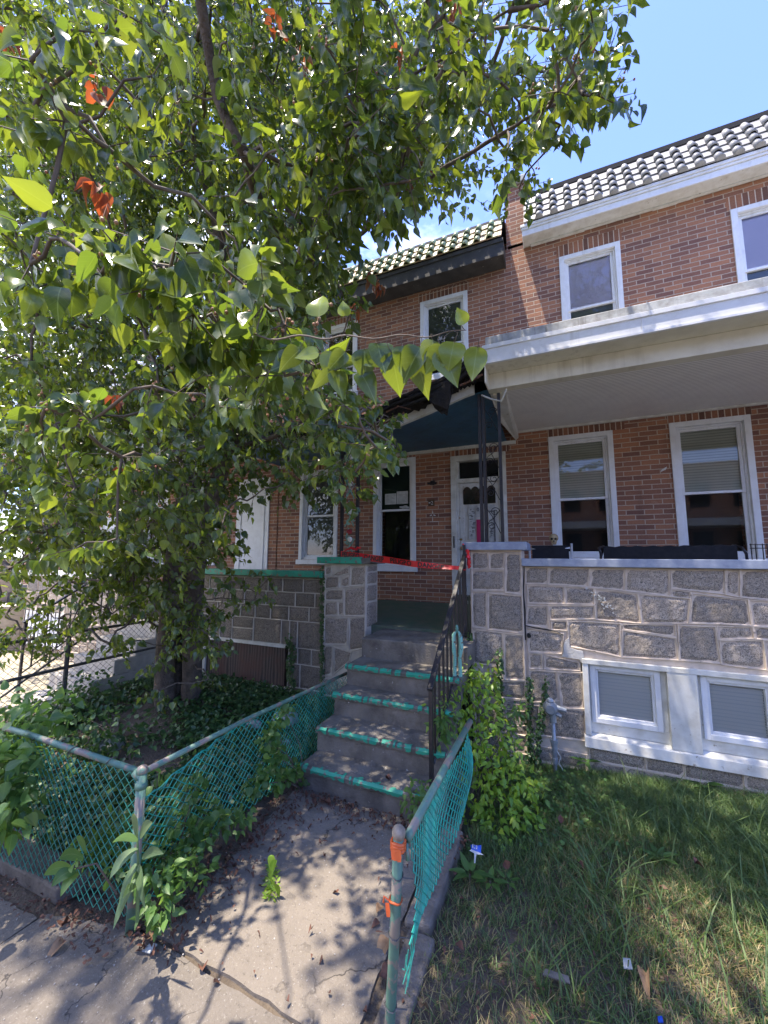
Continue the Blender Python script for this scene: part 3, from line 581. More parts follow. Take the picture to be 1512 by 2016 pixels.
# stone porch wall traced stone by stone where the photo shows it
A = lambda *p: crop_poly([(p[i], p[i+1]) for i in range(0, 8, 2)], 3.073, 1020, 1080, YP)
R_st = [A(45, 212, 180, 215, 183, 112, 45, 112), A(185, 217, 425, 232, 435, 118, 190, 112), A(432, 236, 643, 255, 650, 118, 440, 120), A(648, 256, 918, 290, 915, 125, 655, 120),
 A(925, 240, 1250, 275, 1255, 128, 922, 125), A(925, 292, 1040, 300, 1048, 264, 926, 246), A(1256, 278, 1340, 292, 1340, 130, 1262, 130), A(1348, 294, 1620, 325, 1620, 132, 1348, 130),
 A(60, 330, 283, 333, 277, 230, 55, 222), A(288, 333, 462, 340, 460, 240, 284, 231), A(470, 430, 745, 452, 722, 272, 465, 242), A(750, 452, 1030, 452, 1040, 302, 728, 274),
 A(1036, 452, 1412, 465, 1390, 308, 1052, 270), A(1418, 467, 1620, 480, 1600, 328, 1396, 311), A(45, 462, 190, 485, 178, 345, 57, 345), A(195, 430, 465, 425, 462, 345, 182, 342),
 A(200, 490, 298, 497, 298, 437, 200, 435), A(306, 590, 622, 655, 620, 452, 302, 437), A(635, 487, 955, 535, 950, 462, 625, 457), A(625, 655, 970, 675, 955, 540, 632, 492),
 A(975, 675, 1228, 695, 1190, 472, 966, 462), A(1213, 550, 1430, 543, 1415, 473, 1200, 471), A(1230, 700, 1500, 733, 1480, 552, 1220, 556), A(1436, 545, 1620, 560, 1620, 485, 1424, 472), A(1505, 735, 1640, 745, 1625, 565, 1486, 556),
 A(65, 625, 265, 635, 275, 515, 50, 480), A(66, 725, 148, 726, 150, 635, 66, 632), A(158, 728, 375, 738, 370, 690, 160, 640)]
B = lambda *p: crop_poly([(p[i], p[i+1]) for i in range(0, 8, 2)], 2.319, 860, 800, YP)
R_st += [B(425, 1350, 560, 1345, 545, 1212, 420, 1202), B(566, 1376, 674, 1380, 667, 1215, 550, 1213), B(385, 1498, 462, 1500, 468, 1366, 415, 1362), B(470, 1502, 680, 1526, 678, 1386, 480, 1376)]
bs = (.17, 1.66, .13, .90)   # basement window opening
R_st += ashlar(1.72, 6.9, -.35, 1.74, 5, holes=[(2.4, 3.9, .13, .9)]); R_st += ashlar(.2, 1.7, -.35, .12, 6, .09, .14); R_st += ashlar(-.31, .18, -.38, .03, 8, .12, .2)
mb, rn = stone_wall(HR, 'w', R_st, (-.33, 6.9, -.45, 1.76), YP, .26, None, holes=[bs]); 
pp = [(105, 1) , ]
pp = [at(x_, y_, Y=YP-.026) for x_, y_ in ((1112, 1262), (1120, 1256), (1122, 1275), (1135, 1280), (1147, 1282), (1150, 1293), (1146, 1306), (1140, 1298), (1125, 1296), (1106, 1293), (1110, 1283), (1109, 1272))]
mb.prism(pp, (0, .012, 0), 3)      # pale cement patch
for q in range(46):                # paint splat
    a_ = random.gauss(0, 1); c_ = at(1185+a_*11, 1182+a_*8+random.gauss(0, 5), Y=YP-.024); s_ = random.uniform(.003, .011); mb.prism([c_+Vector((s_*math.cos(t_)*random.uniform(.6, 1.3), 0, s_*math.sin(t_)*random.uniform(.6, 1.2))) for t_ in (0, 1.2, 2.4, 3.7, 5)], (0, .01, 0), 4)
rn += [.5]*(len(mb.f)-len(rn)); mb.build('porch_wall', [STONE, MORTAR, MORTAR, STUCCO, PAPER], HR, rnd=rn)
mb = MB(); c = at(1041, 1251, Y=YP-.012); mb.ball(c, .022, .014, .022, j=.2)
pts = [at(1033, 1231, Y=YP-.03), at(1052, 1236, Y=YP-.03), at(1078, 1240, Y=YP-.03), at(1100, 1245, Y=YP-.03), at(1110, 1252, Y=YP-.03)]; mb.tube(pts, [.004, .005, .006, .004, .002], 4); mb.tube([at(1032, 1110, Y=YP-.03), at(1030, 1165, Y=YP-.03), at(1033, 1200, Y=YP-.03), at(1035, 1260, Y=YP-.03)], [.003, .007, .008, .006], 4); mb.build('wall_crack', DARKIN, HR)
mb = MB(); mb.box(-.33, 6.9, YP-.06, YP+.30, 1.762, 1.84); mb.build('wall_ledge', LEDGE, HR, bevel=.006)
# pier
Pp = lambda *p: crop_poly([(p[i], p[i+1]) for i in range(0, 8, 2)], 3.6, 840, 1040, YP-.03)
P_st = [Pp(320, 292, 443, 290, 438, 170, 318, 165), Pp(446, 292, 550, 292, 553, 172, 443, 170), Pp(558, 455, 690, 470, 680, 180, 562, 175), Pp(320, 440, 550, 440, 548, 300, 320, 300), Pp(325, 700, 428, 712, 425, 450, 320, 448),
 Pp(435, 715, 695, 745, 690, 478, 435, 460), Pp(335, 960, 540, 975, 540, 740, 328, 712), Pp(548, 1070, 712, 1080, 700, 755, 548, 745), Pp(450, 1072, 540, 1074, 540, 985, 448, 980), Pp(520, 1200, 715, 1215, 710, 1085, 500, 1085), Pp(336, 1200, 510, 1200, 495, 1085, 336, 1080), Pp(470, 1390, 715, 1400, 715, 1225, 520, 1210)]
pxs = [p[0] for s in P_st for p in s]; P_st += ashlar(-.84, -.34, -.4, .34, 9)
P_st = [[(min(max(x, -.855), -.335), z) for x, z in s] for s in P_st]
mb, rn = stone_wall(HR, 'p', P_st, (-.86, -.33, -.45, 1.93), YP-.03, .42, None); mb.build('pier', [STONE, MORTAR, MORTAR], HR, rnd=rn)
mb = MB(); mb.box(-.93, -.27, YP-.09, YP+.45, 1.925, 2.01); mb.build('pier_cap', LEDGE, HR, bevel=.008)
mb = MB(); mb.box(-.8, 6.9, YP+.2, YW, .85, ZF+.04); mb.build('porch_floor', GREYROOF, HR)
# basement windows
def bwin(par, x0, x1, z0, z1, y=YP+.03):
    f = MB(); t = .045
    f.box(x0, x0+t, y-.02, y+.05, z0, z1); f.box(x1-t, x1, y-.02, y+.05, z0, z1); f.box(x0+t, x1-t, y-.02, y+.05, z1-t, z1); f.box(x0+t, x1-t, y-.02, y+.05, z0, z0+t)
    t2 = t+.022; f.box(x0+t, x0+t2, y, y+.05, z0+t, z1-t); f.box(x1-t2, x1-t, y, y+.05, z0+t, z1-t); f.box(x0+t2, x1-t2, y, y+.05, z0+t, z0+t2); f.box(x0+t2, x1-t2, y, y+.05, z1-t2, z1-t)
    w = f.build('basement_window', TRIM, par, bevel=.003); g = MB(); g.quad((x0+t2, y+.03, z0+t2), (x1-t2, y+.03, z0+t2), (x1-t2, y+.03, z1-t2), (x0+t2, y+.03, z1-t2)); g.build('pane', GLASS, w)
    m = MB(); z = z1-t2
    while z > z0+t2: m.quad((x0+t2, y+.062, z+.004), (x1-t2, y+.062, z+.004), (x1-t2, y+.042, z-.016), (x0+t2, y+.042, z-.016)); m.quad((x0+t2, y+.0635, z-.017), (x1-t2, y+.0635, z-.017), (x1-t2, y+.0635, z-.022), (x0+t2, y+.0635, z-.022)); z -= .021
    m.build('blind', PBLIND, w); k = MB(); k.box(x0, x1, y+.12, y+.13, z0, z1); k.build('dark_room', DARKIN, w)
def basement_frame(par, a, b, z0, z1, mull, fill=()):
    y = YP; f = MB(); f.box(a, b, y-.035, y+.10, z1-.045, z1); f.box(a, a+.05, y-.03, y+.10, z0+.10, z1-.045); f.box(b-.05, b, y-.03, y+.10, z0+.10, z1-.045)
    f.prism([(a-.01, y-.06, z0), (a-.01, y-.05, z0+.085), (a-.01, y+.05, z0+.11), (a-.01, y+.05, z0)], (b-a+.02, 0, 0)); f.box(a+.05, b-.05, y+.03, y+.06, z0+.11, z0+.21)
    f.box(mull[0], mull[1], y-.032, y+.05, z0+.095, z1-.045)
    for q0, q1 in fill: f.box(q0, q1, y+.028, y+.07, z0+.21, z1-.045)
    f.box(a+.05, b-.05, y+.029, y+.07, z1-.06, z1-.045); f.build('basement_window_frame', PEEL, par, bevel=.004)
basement_frame(HR, .18, 1.64, .12, .90, (.845, 1.06), ((.23, .25), (.795, .845), (1.06, 1.095))); bwin(HR, .245, .80, .325, .85); bwin(HR, 1.09, 1.59, .325, .85)
basement_frame(HR, 2.42, 3.88, .12, .90, (3.05, 3.27), ((2.47, 2.49), (2.99, 3.05), (3.27, 3.31))); bwin(HR, 2.48, 3.0, .325, .85); bwin(HR, 3.3, 3.82, .325, .85)
# ================================================================ VACANT HOUSE
HV = thing('row_house', 'vacant brick row house in the middle with green roof tiles and collapsed porch roof', 'house', (-2.7, 6.2, 0), 'row houses')
VX0, VX1 = -5.02, -.52
dr = (-1.53, -.66, 1.05, 3.50); v1 = (-2.93, -2.14, 1.70, 3.56); v2 = (-4.50, -3.66, 1.80, 3.50); q1 = (-2.04, -1.20, 4.95, 6.37); q2 = (-4.1, -3.30, 4.95, 6.37)
mb = MB(); cut_wall(mb, VX0, VX1, .2, 6.9, YW, [dr, v1, v2, q1, q2]); soldier(mb, dr[0]-.02, dr[1]+.05, dr[3]+.001, h=.16); soldier(mb, v1[0]-.02, v1[1]+.02, v1[3]+.001, h=.12); soldier(mb, v2[0]-.02, v2[1]+.02, v2[3]+.001, h=.15); soldier(mb, q1[0]-.03, q1[1]+.03, q1[3]+.001, h=.16); soldier(mb, q2[0]-.03, q2[1]+.03, q2[3]+.001, h=.16)
mb.box(VX0, VX1-.01, YW+.5, YW+8, -.3, 6.9, 0); mb.build('wall', [BR_UP, BR_V], HV)
wv1 = window(HV, *v1, mid=2.66, top='board', low='none'); window(HV, *v2, mid=2.62, top='screen', low='screen'); window(HV, *q1, mid=5.5, top='screen', low='none'); window(HV, *q2, mid=5.5, top='none', low='screen')
for k, (a, b) in enumerate(((758, 780), (781, 803))):
    m = MB(); m.box(at(a, 980, Y=YW+.05).x, at(b, 980, Y=YW+.05).x, YW+.052, YW+.056, 2.77+.0*k, 2.96+.03*k, 0)
    for q in range(7): m.box(at(a+3, 980, Y=YW+.05).x, at(b-3-q % 3*3, 980, Y=YW+.05).x, YW+.050, YW+.0515, 2.80+q*.022, 2.806+q*.022, 1)
    m.build('posted_notice', [PAPER, surf('grey_print%d' % k, (.25, .27, .27), (.33, .34, .33), 9, .8, 0)], wv1)
m = MB(); m.ball((at(796, 1000, Y=YW+.05).x, YW+.04, 2.71), .09, .02, .022, j=.4); m.build('rag', PAPER, wv1)
# door with transom
df = MB(); a, b, c, d = dr
for q in ((a, a+.085, c, d), (b-.085, b, c, d), (a+.085, b-.085, d-.09, d)): df.box(q[0], q[1], YW-.03, YW+.12, q[2], q[3])
df.box(a+.085, b-.085, YW+.0, YW+.12, 3.05, 3.12); df.box(a+.085, a+.12, YW+.02, YW+.12, c, d-.09); df.box(b-.12, b-.085, YW+.02, YW+.12, c, d-.09)
DO = df.build('door_frame', PEEL, HV, bevel=.005); m = MB(); m.quad((a+.12, YW+.08, 3.12), (b-.12, YW+.08, 3.12), (b-.12, YW+.08, d-.1), (a+.12, YW+.08, d-.1)); m.box(a+.1, b-.1, YW+.2, YW+.21, 3.0, d, 1); m.build('transom', [GLASS, DARKIN], DO)
dm = MB(); A0, B0 = a+.125, b-.125; dm.box(A0, B0, YW+.05, YW+.10, c+.03, 3.045)
for q in ((A0, A0+.07, c+.03, 3.045), (B0-.07, B0, c+.03, 3.045), (A0+.07, B0-.07, 2.95, 3.045), (A0+.07, B0-.07, 1.52, 1.60), (A0+.07, B0-.07, c+.03, 1.18)): dm.box(q[0], q[1], YW+.036, YW+.05, q[2], q[3])
DD = dm.build('door', PEEL, HV, bevel=.004, ); m = MB(); L0, L1 = A0+.065, B0-.05; zz = 2.70; pts = [(L0, 0, zz)]; pts += [(L1, 0, zz)]
K = 24
for i in range(K+1):
    u = i/K; pts.append((L1+(L0-L1)*u, 0, 2.93+.055*abs(math.sin(math.pi*4*u))**.7))
m.prism([(x, YW+.026, z) for x, _, z in pts], (0, .016, 0)); m.build('door_light', surf('black_glass', (.01, .01, .012), (.014, .014, .016), 3, .08, 0), DD)
zx = lambda px, py: at(px, py, Y=YW+.03)
for px, py, r_, nm_ in ((903, 1020, .012, 'door_bolt'), (906, 1062, .02, 'deadbolt')): m = MB(); p = zx(px, py); m.ball((p.x+.02, YW+.02, p.z), r_, .02, r_); m.build(nm_, BRASS, DD, smooth=True)
m = MB(); p = zx(908, 1079); m.ball((p.x+.02, YW+.01, p.z), .028, .03, .028); m.build('door_knob', BRASS, DD, smooth=True)
m = MB(); p = zx(896, 1068); m.box(p.x-.01, p.x+.006, YW-.045, YW-.02, p.z-.09, p.z+.10); m.build('pull_handle', BLACK, DO)
m = MB(); p = zx(938, 1023); q = zx(950, 1075); m.box(p.x, q.x, YW+.028, YW+.031, q.z-.1, p.z); m.build('magenta_notice', PINK, DD)
m = MB()
for (x0_, y0_, x1_, y1_) in ((922, 995, 936, 1062), (936, 995, 949, 1018), (962, 1010, 972, 1066), (961, 994, 975, 1004)):
    p, q = zx(x0_, y0_), zx(x1_, y1_); m.box(p.x, q.x, YW+.029, YW+.033, q.z, p.z, 0)
rr = random.Random(3)
for i in range(60):
    cx, cz = (rr.uniform(-1.24, -1.17), rr.uniform(2.18, 2.62)) if i < 34 else (rr.uniform(-.93, -.86), rr.uniform(2.15, 2.5)); s_ = rr.uniform(.004, .016)
    m.box(cx-s_*1.3, cx+s_*1.3, YW+.0275, YW+.0288, cz-s_*.6, cz+s_*.5, 1)
p = zx(941, 1003); m.ball((p.x, YW+.027, p.z), .022, .002, .035, mi=1)
p, q = zx(961, 1005), zx(976, 1066); m.box(p.x, q.x, YW+.030, YW+.032, p.z-.03, p.z, 1); m.box(q.x-.022, q.x, YW+.030, YW+.032, q.z, p.z-.03, 1)
m.build('door_posters', [PAPER, surf('faded_print', (.10, .10, .10), (.22, .22, .22), 30, .8, 0)], DD)
# eave
x0, x1 = VX0, -.56
mb = MB(); mb.box(x0, x1, 5.86, 5.895, 6.57, 6.85, j=.004); mb.box(x0, x1, 5.895, YW-.002, 6.585, 6.62); mb.box(x1-.02, x1, 5.896, YW-.002, 6.57, 6.85); mb.box(x0, x1, 5.842, 5.859, 6.79, 6.85)
mb.build('eave_fascia', CHAR, HV); mb = MB(); mb.box(x0, x1-.03, 5.90, YW+.3, 6.625, 6.84); mb.build('eave_body', ROT, HV)
barrel_tiles(HV, x0, x1-.02, 5.84, 6.865, 6.14, 7.42, 3, .199, TILEG, CAPG, x0+.08)
mb = MB(); mb.prism([(x0, 6.11, 7.39), (x0, 6.16, 7.49), (x0, 6.7, 7.49), (x0, 6.7, 7.1)], (x1-x0, 0, 0)); mb.build('roof_edge_flashing', ROOFB, HV)
mb = MB(); mb.box(x0, x1-.9, 6.36, 6.42, 7.495, 7.70, j=.02); mb.build('roof_coping', SILVER, HV)
# sagging porch roof
def sag(x):   # underside of the front beam (x -> z)
    t = [(-.62, 3.735), (-.9, 3.68), (-1.31, 3.55), (-1.87, 3.40), (-2.4, 3.34), (-3.0, 3.30), (-3.5, 3.40), (-4.0, 3.50), (-4.6, 3.60), (-5.6, 3.70)]
    for (a, za), (b, zb) in zip(t, t[1:]):
        if b <= x <= a: u = (a-x)/(a-b); return za+(zb-za)*u
    return 3.7
mb = MB(); nx, ny = 44, 14; V = []
for j in range(ny+1):
    for i in range(nx+1):
        x = -.63-i/nx*4.35; v = j/ny; y = 4.34+(YW-.004-4.34)*v; z = sag(x)*(1-v)**1.3+(1-(1-v)**1.3)*3.64+random.uniform(-.006, .006)+.012; V.append((x, y, z))
mb.add(V, [(j*(nx+1)+i, j*(nx+1)+i+1, (j+1)*(nx+1)+i+1, (j+1)*(nx+1)+i) for j in range(ny) for i in range(nx)]); mb.build('sagging_porch_ceiling', BLUEC, HV, smooth=True)
mb = MB(); mb.box(-5.0, -.5, YW-.04, YW-.003, 3.60, 3.655); mb.build('ceiling_trim', PEEL, HV)
mb = MB(); xs = np.linspace(-.78, -4.95, 40)
for i, (xa, xb) in enumerate(zip(xs, xs[1:])):
    za, zb = sag(xa), sag(xb); 
    for dy, l0, h0 in ((4.29, 0, .15), (4.24, .152, .215)):
        if h0 > .2 and 8 < i < 14: continue
        mb.prism([(xa, dy, za+l0), (xb, dy, zb+l0), (xb, dy, zb+h0), (xa, dy, za+h0)], (0, .05 if dy > 4.26 else .10, 0))
mb.build('sagging_porch_beam', PEEL, HV)
# torn, rotten deck and rolled roofing hanging out over the beam
rr = random.Random(21)
tpx = [(957, 688), (935, 696), (912, 712), (893, 730), (865, 750), (830, 764), (790, 780), (750, 802), (715, 830), (670, 842), (610, 838), (550, 842), (500, 846), (440, 850), (400, 850)]
bpx = [(957, 748), (935, 756), (912, 768), (893, 776), (865, 789), (830, 806), (790, 818), (750, 832), (715, 850), (670, 860), (610, 860), (550, 862), (500, 864), (440, 864), (400, 862)]
def li(L, t): t = max(0, min(.9999, t))*(len(L)-1); i = int(t); w = t-i; return L[i][0]*(1-w)+L[i+1][0]*w, L[i][1]*(1-w)+L[i+1][1]*w
N_ = 84; rows = []; mb = MB()
for i in range(N_+1):
    A1 = at(*li(tpx, i/N_), Y=4.18); B1 = at(*li(bpx, i/N_), Y=4.24); row = []
    jt = rr.uniform(-.022, .022); jb = rr.uniform(-.012, .022)
    for k in range(8):
        t = k/7; p = B1.lerp(A1, t); row.append((p.x+rr.uniform(-.012, .012), p.y-.10*math.sin(t*3.1)*(.6+.4*math.sin(i*.37))+rr.uniform(-.028, .028), p.z+(jb if k == 0 else jt if k == 7 else rr.uniform(-.012, .012))))
    row.append((A1.x, 4.75, max(3.66, A1.z+.05)+rr.uniform(-.02, .02))); row.append((A1.x, YW-.01, max(3.78, A1.z+.02))); rows.append(row)
k = len(rows[0]); mb.add([p for r_ in rows for p in r_], [(i*k+j, (i+1)*k+j, (i+1)*k+j+1, i*k+j+1) for i in range(N_) for j in range(k-1)])
for i in range(40):
    A1 = at(*li(bpx, rr.uniform(.02, .98)), Y=4.14); L = rr.uniform(.10, .34); dz = rr.uniform(-.10, .10); h = rr.uniform(.008, .03); o = rr.uniform(.05, .14)
    mb.prism([A1+Vector((0, 0, o)), A1+Vector((-L, rr.uniform(-.05, .02), o+dz)), A1+Vector((-L, 0, o+dz+h)), A1+Vector((0, 0, o+h))], (0, .03, 0))
flap = [(822, 764), (852, 754), (889, 750), (891, 768), (888, 781), (884, 795), (881, 806), (879, 818), (874, 813), (869, 815), (864, 811), (856, 803), (850, 793), (842, 786), (836, 776)]
mb.prism([at(x+rr.uniform(-1, 1), y, Y=4.06+.03*math.sin(i*2)) for i, (x, y) in enumerate(flap)], (0, .02, 0))
for o in (0, 10, 22): mb.tube([at(952-o*.2, 694+o, Y=4.12), at(920, 710+o, Y=4.09), at(893, 733+o, Y=4.08), at(862, 752+o, Y=4.06), at(822, 768+o, Y=4.06), at(770, 790+o*.8, Y=4.08), at(730, 818+o*.5, Y=4.1)], [.018, .028, .022, .030, .02, .022, .012], 5)
mb.build('torn_roof_deck', ROT, HV)
for (x0_, y0_, x1_, y1_, w_) in ((922, 722, 943, 728, 4), (920, 736, 938, 744, 3), (925, 748, 950, 738, 5), (905, 760, 945, 742, 4), (928, 730, 932, 752, 5), (760, 812, 785, 800, 3), (782, 800, 808, 806, 3), (735, 845, 775, 825, 4), (770, 838, 795, 812, 4), (640, 862, 700, 850, 4), (520, 860, 590, 858, 4), (560, 866, 640, 866, 3)):
    a_, b_ = at(x0_, y0_, Y=4.03), at(x1_, y1_, Y=4.03); u_ = Vector((0, 0, w_*.0045)); mb = MB(); mb.prism([a_, b_, b_+u_*.6, a_+u_], (0, .02, 0)); mb.build('splintered_board', SPLIN, HV)
# porch wall, ledge, pier, floor, boarded basement opening
bo = (-4.72, -3.25, .10, .69)
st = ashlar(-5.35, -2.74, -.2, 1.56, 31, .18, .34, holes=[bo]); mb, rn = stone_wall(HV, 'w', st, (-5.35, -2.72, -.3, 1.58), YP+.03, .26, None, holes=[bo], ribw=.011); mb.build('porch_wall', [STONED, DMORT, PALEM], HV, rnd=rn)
mb = MB(); mb.box(-5.38, -2.725, YP-.05, YP+.30, 1.585, 1.662, j=.004); mb.build('wall_ledge', TEAL, HV, bevel=.006)
Lp = lambda *p: crop_poly([(p[i], p[i+1]) for i in range(0, 8, 2)], 3.024, 560, 1050, YP)
L_st = [Lp(243, 250, 278, 250, 280, 195, 245, 195), Lp(283, 252, 322, 254, 385, 240, 385, 195), Lp(392, 315, 492, 310, 500, 195, 395, 195), Lp(243, 330, 322, 325, 322, 258, 243, 256), Lp(328, 324, 388, 318, 385, 256, 328, 258), Lp(243, 400, 352, 400, 350, 334, 243, 338), Lp(358, 492, 490, 492, 488, 316, 358, 330),
 Lp(240, 490, 318, 490, 315, 405, 243, 405), Lp(322, 490, 354, 492, 352, 405, 320, 405), Lp(235, 660, 375, 662, 380, 502, 240, 498), Lp(385, 700, 525, 690, 520, 498, 388, 503), Lp(222, 850, 285, 845, 287, 668, 235, 668), Lp(293, 840, 385, 760, 400, 708, 295, 678), Lp(498, 490, 548, 480, 548, 380, 505, 380), Lp(500, 370, 548, 372, 548, 200, 508, 200)]
L_st = [[(min(max(x, -2.71), -2.13), z) for x, z in s] for s in L_st]; L_st += ashlar(-2.7, -2.13, -.1, .36, 4)
mb, rn = stone_wall(HV, 'p', L_st, (-2.72, -2.12, -.2, 1.76), YP, .32, None, ribw=.014)
rs = []; 
for s in ashlar(YP+.01, YP+.31, 1.0, 1.74, 12): k0 = len(mb.f); rough_stone(mb, s, 0, .012, rn=rs, face='x', xs=-2.12)
rn += [.5]*(len(mb.f)-len(rn)); mb.build('pier', [STONE, PALEM, PALEM], HV, rnd=rn)
mb = MB(); mb.box(-2.79, -2.16, YP-.07, YP+.40, 1.765, 1.845, j=.004, mi=0); mb.box(-2.16, -2.03, YP-.065, YP+.40, 1.762, 1.835, j=.012, mi=1); mb.build('pier_cap', [TEAL, CONC], HV, bevel=.008)
mb = MB(); nx = 30; mb.prism([(-5.3, 4.45, .86), (-5.3, 4.45, 1.02), (-5.3, YW-.01, 1.13), (-5.3, YW-.01, .86)], (4.45, 0, 0)); mb.build('porch_floor', FLOORG, HV)
mb = MB(); mb.box(bo[0], bo[1]-.06, YP-.005+.03, YP+.055, bo[2]+.07, bo[3]-.03); mb.build('boarded_opening', PLY, HV)
mb = MB(); mb.box(bo[0], bo[1]-.04, YP-.005, YP+.06, bo[3]-.03, bo[3]+.012, j=.004); mb.box(bo[0]-.03, bo[0]+.02, YP, YP+.06, .05, bo[3]-.03); mb.box(bo[0]-.02, bo[1]+.02, YP-.03, YP+.06, .09, .165, j=.004); mb.box(bo[0]-.02, bo[1], YP-.01, YP+.06, -.02, .088, j=.008); mb.build('boarded_opening_frame', PEEL, HV)
# lamp box, number and worn marks on the bricks by the door
mb = MB(); p = at(852, 951, Y=YW); mb.box(p.x-.035, p.x+.035, YW-.03, YW-.004, p.z-.035, p.z+.035, j=.008); mb.box(p.x-.09, p.x+.07, YW-.02, YW-.005, p.z-.02, p.z+.006, j=.008); mb.tube([(p.x, YW-.02, p.z), (p.x+.03, YW-.05, p.z+.05)], .005, 4); mb.build('lamp_box', BLACK, HV)
mb = MB(); p = at(850, 990, Y=YW); mb.box(p.x-.06, p.x+.05, YW-.008, YW-.0045, p.z-.055, p.z+.055, 0); text_mesh(mb, '2', .085, lambda x, z: (p.x-.015+x, YW-.0095, p.z-.03+z), 1); mb.box(p.x-.05, p.x-.02, YW-.010, YW-.0085, p.z-.008, p.z+.012, 1); mb.build('house_number', [surf('number_plate', (.07, .04, .025), (.12, .07, .03), 20, .8, 0), PAPER], HV)
mb = MB(); p = at(852, 1013, Y=YW)
for ang in (90, 205, 335): d_ = Vector((math.cos(R(ang)), 0, math.sin(R(ang)))); n_ = Vector((-d_.z, 0, d_.x)); c_ = Vector((p.x, YW-.006, p.z)); mb.add([c_+d_*.012-n_*.008, c_+d_*.035-n_*.012, c_+d_*.062, c_+d_*.035+n_*.012, c_+d_*.012+n_*.008], [(0, 1, 2, 3, 4)])
mb.box(p.x-.004, p.x+.004, YW-.006, YW-.0045, p.z-.11, p.z-.03); mb.box(p.x-.05, p.x+.10, YW-.006, YW-.0045, p.z-.125, p.z-.115); mb.build('plaque_scar', PEEL, HV)
# ================================================================ LEFT NEIGHBOUR (seen through the tree)
HL = thing('row_house', 'far left brick row house behind the tree with sunlit pale stone porch wall', 'house', (-7.5, 6.2, 0), 'row houses')
def plain_house(H, X0, X1, eave, dx, back=YP):
    door = (X1-1.05, X1-.2, 1.05, 3.45); a1 = (X1-2.4, X1-1.6, 1.75, 3.5); a2 = (X1-3.95, X1-3.15, 1.75, 3.5); b1 = (X1-1.55, X1-.75, 4.9, 6.2); b2 = (X1-3.6, X1-2.8, 4.9, 6.2)
    mb = MB(); cut_wall(mb, X0, X1, .2, eave+.3, YW, [door, a1, a2, b1, b2]); mb.box(X0, X1-.01, YW+.5, YW+8, -.3, eave+.3, 0); mb.build('wall', BR_UP, H)
    for q in (a1, a2, b1, b2): window(H, *q, top='screen', low='none')
    m = MB(); m.box(door[0], door[1], YW-.02, YW+.1, door[2], door[3]); m.box(door[0]+.1, door[0]+.14, YW-.035, YW-.02, 1.3, 3.2); m.box(door[1]-.14, door[1]-.1, YW-.035, YW-.02, 1.3, 3.2); m.box(door[0]+.14, door[1]-.14, YW-.035, YW-.02, 3.1, 3.2); D_ = m.build('door', TRIM, H, bevel=.005)
    m = MB(); m.box(X0, X1, 5.7, YW, eave-.1, eave+.1); m.build('eave', WHITE, H); barrel_tiles(H, X0, X1, 5.67, eave+.12, 6.08, eave+.62, 3, .2, TILEW, TILEW, X0+.08)
    m = MB(); m.box(X0, X1, 4.05, YW, 3.85, 4.12); m.box(X0, X1, 4.2, 4.32, 3.62, 3.849); m.build('porch_roof', WHITE, H, bevel=.01)
    sx = X1-.45; st = ashlar(X0, sx-.9, -.1, 1.44, int(abs(X0)*10), .2, .32, holes=[(X1-4.4, X1-3.2, .15, .75)]); mb, rn = stone_wall(H, 'w', st, (X0, sx-.88, -.2, 1.46), YP+.02, .25, None); mb.build('porch_wall', [STONE, MORTAR, MORTAR], H, rnd=rn)
    m = MB(); m.box(X0, sx-.86, YP-.05, YP+.3, 1.465, 1.56); m.build('wall_ledge', WHITE, H, bevel=.006)
    for xa in (sx-1.35,):
        st = ashlar(xa+.02, xa+.48, -.1, 1.7, int(abs(xa)*7)); mb, rn = stone_wall(H, 'p', st, (xa, xa+.5, -.2, 1.72), YP-.04, .4, None); mb.build('pier', [STONE, MORTAR, MORTAR], H, rnd=rn); m = MB(); m.box(xa-.05, xa+.55, YP-.1, YP+.45, 1.725, 1.80); m.build('pier_cap', WHITE, H, bevel=.006)
    m = MB(); m.box(X0, X1-.02, YP+.27, YW, .85, 1.04); m.build('porch_floor', CONC, H)
    m = MB()
    for i in range(5): m.box(sx-.8, sx+.1, 2.9+.28*i, 4.5, -.1+(.19*i), .09+.19*i)
    m.build('porch_steps', PALEM, H, bevel=.01)
    m = MB(); m.box(X1-4.42, X1-3.18, YP-.01, YP+.05, .17, .23); m.box(X1-4.42, X1-3.18, YP-.01, YP+.05, .75, .80); m.box(X1-4.42, X1-4.36, YP-.01, YP+.05, .23, .75); m.box(X1-3.24, X1-3.18, YP-.01, YP+.05, .23, .75); bf = m.build('basement_window', TRIM, H); m = MB(); m.box(X1-4.36, X1-3.24, YP+.01, YP+.02, .23, .75); m.build('pane', PBLIND, bf)
    m = MB()
    for i in range(10): x = X1-4.33+i*.125; m.tube([(x, YP-.06, .15), (x, YP-.06, .84)], .008, 4)
    for z in (.18, .82): m.tube([(X1-4.4, YP-.06, z), (X1-3.15, YP-.06, z)], .008, 4)
    m.build('window_guard', BLACK, H)
plain_house(HL, -9.55, -5.04, 6.3, 0)
HL2 = thing('row_house', 'farthest row house at the left edge, a strip of pale stone porch wall', 'house', (-12, 6.2, 0), 'row houses')
plain_house(HL2, -14.1, -9.57, 6.1, 0)

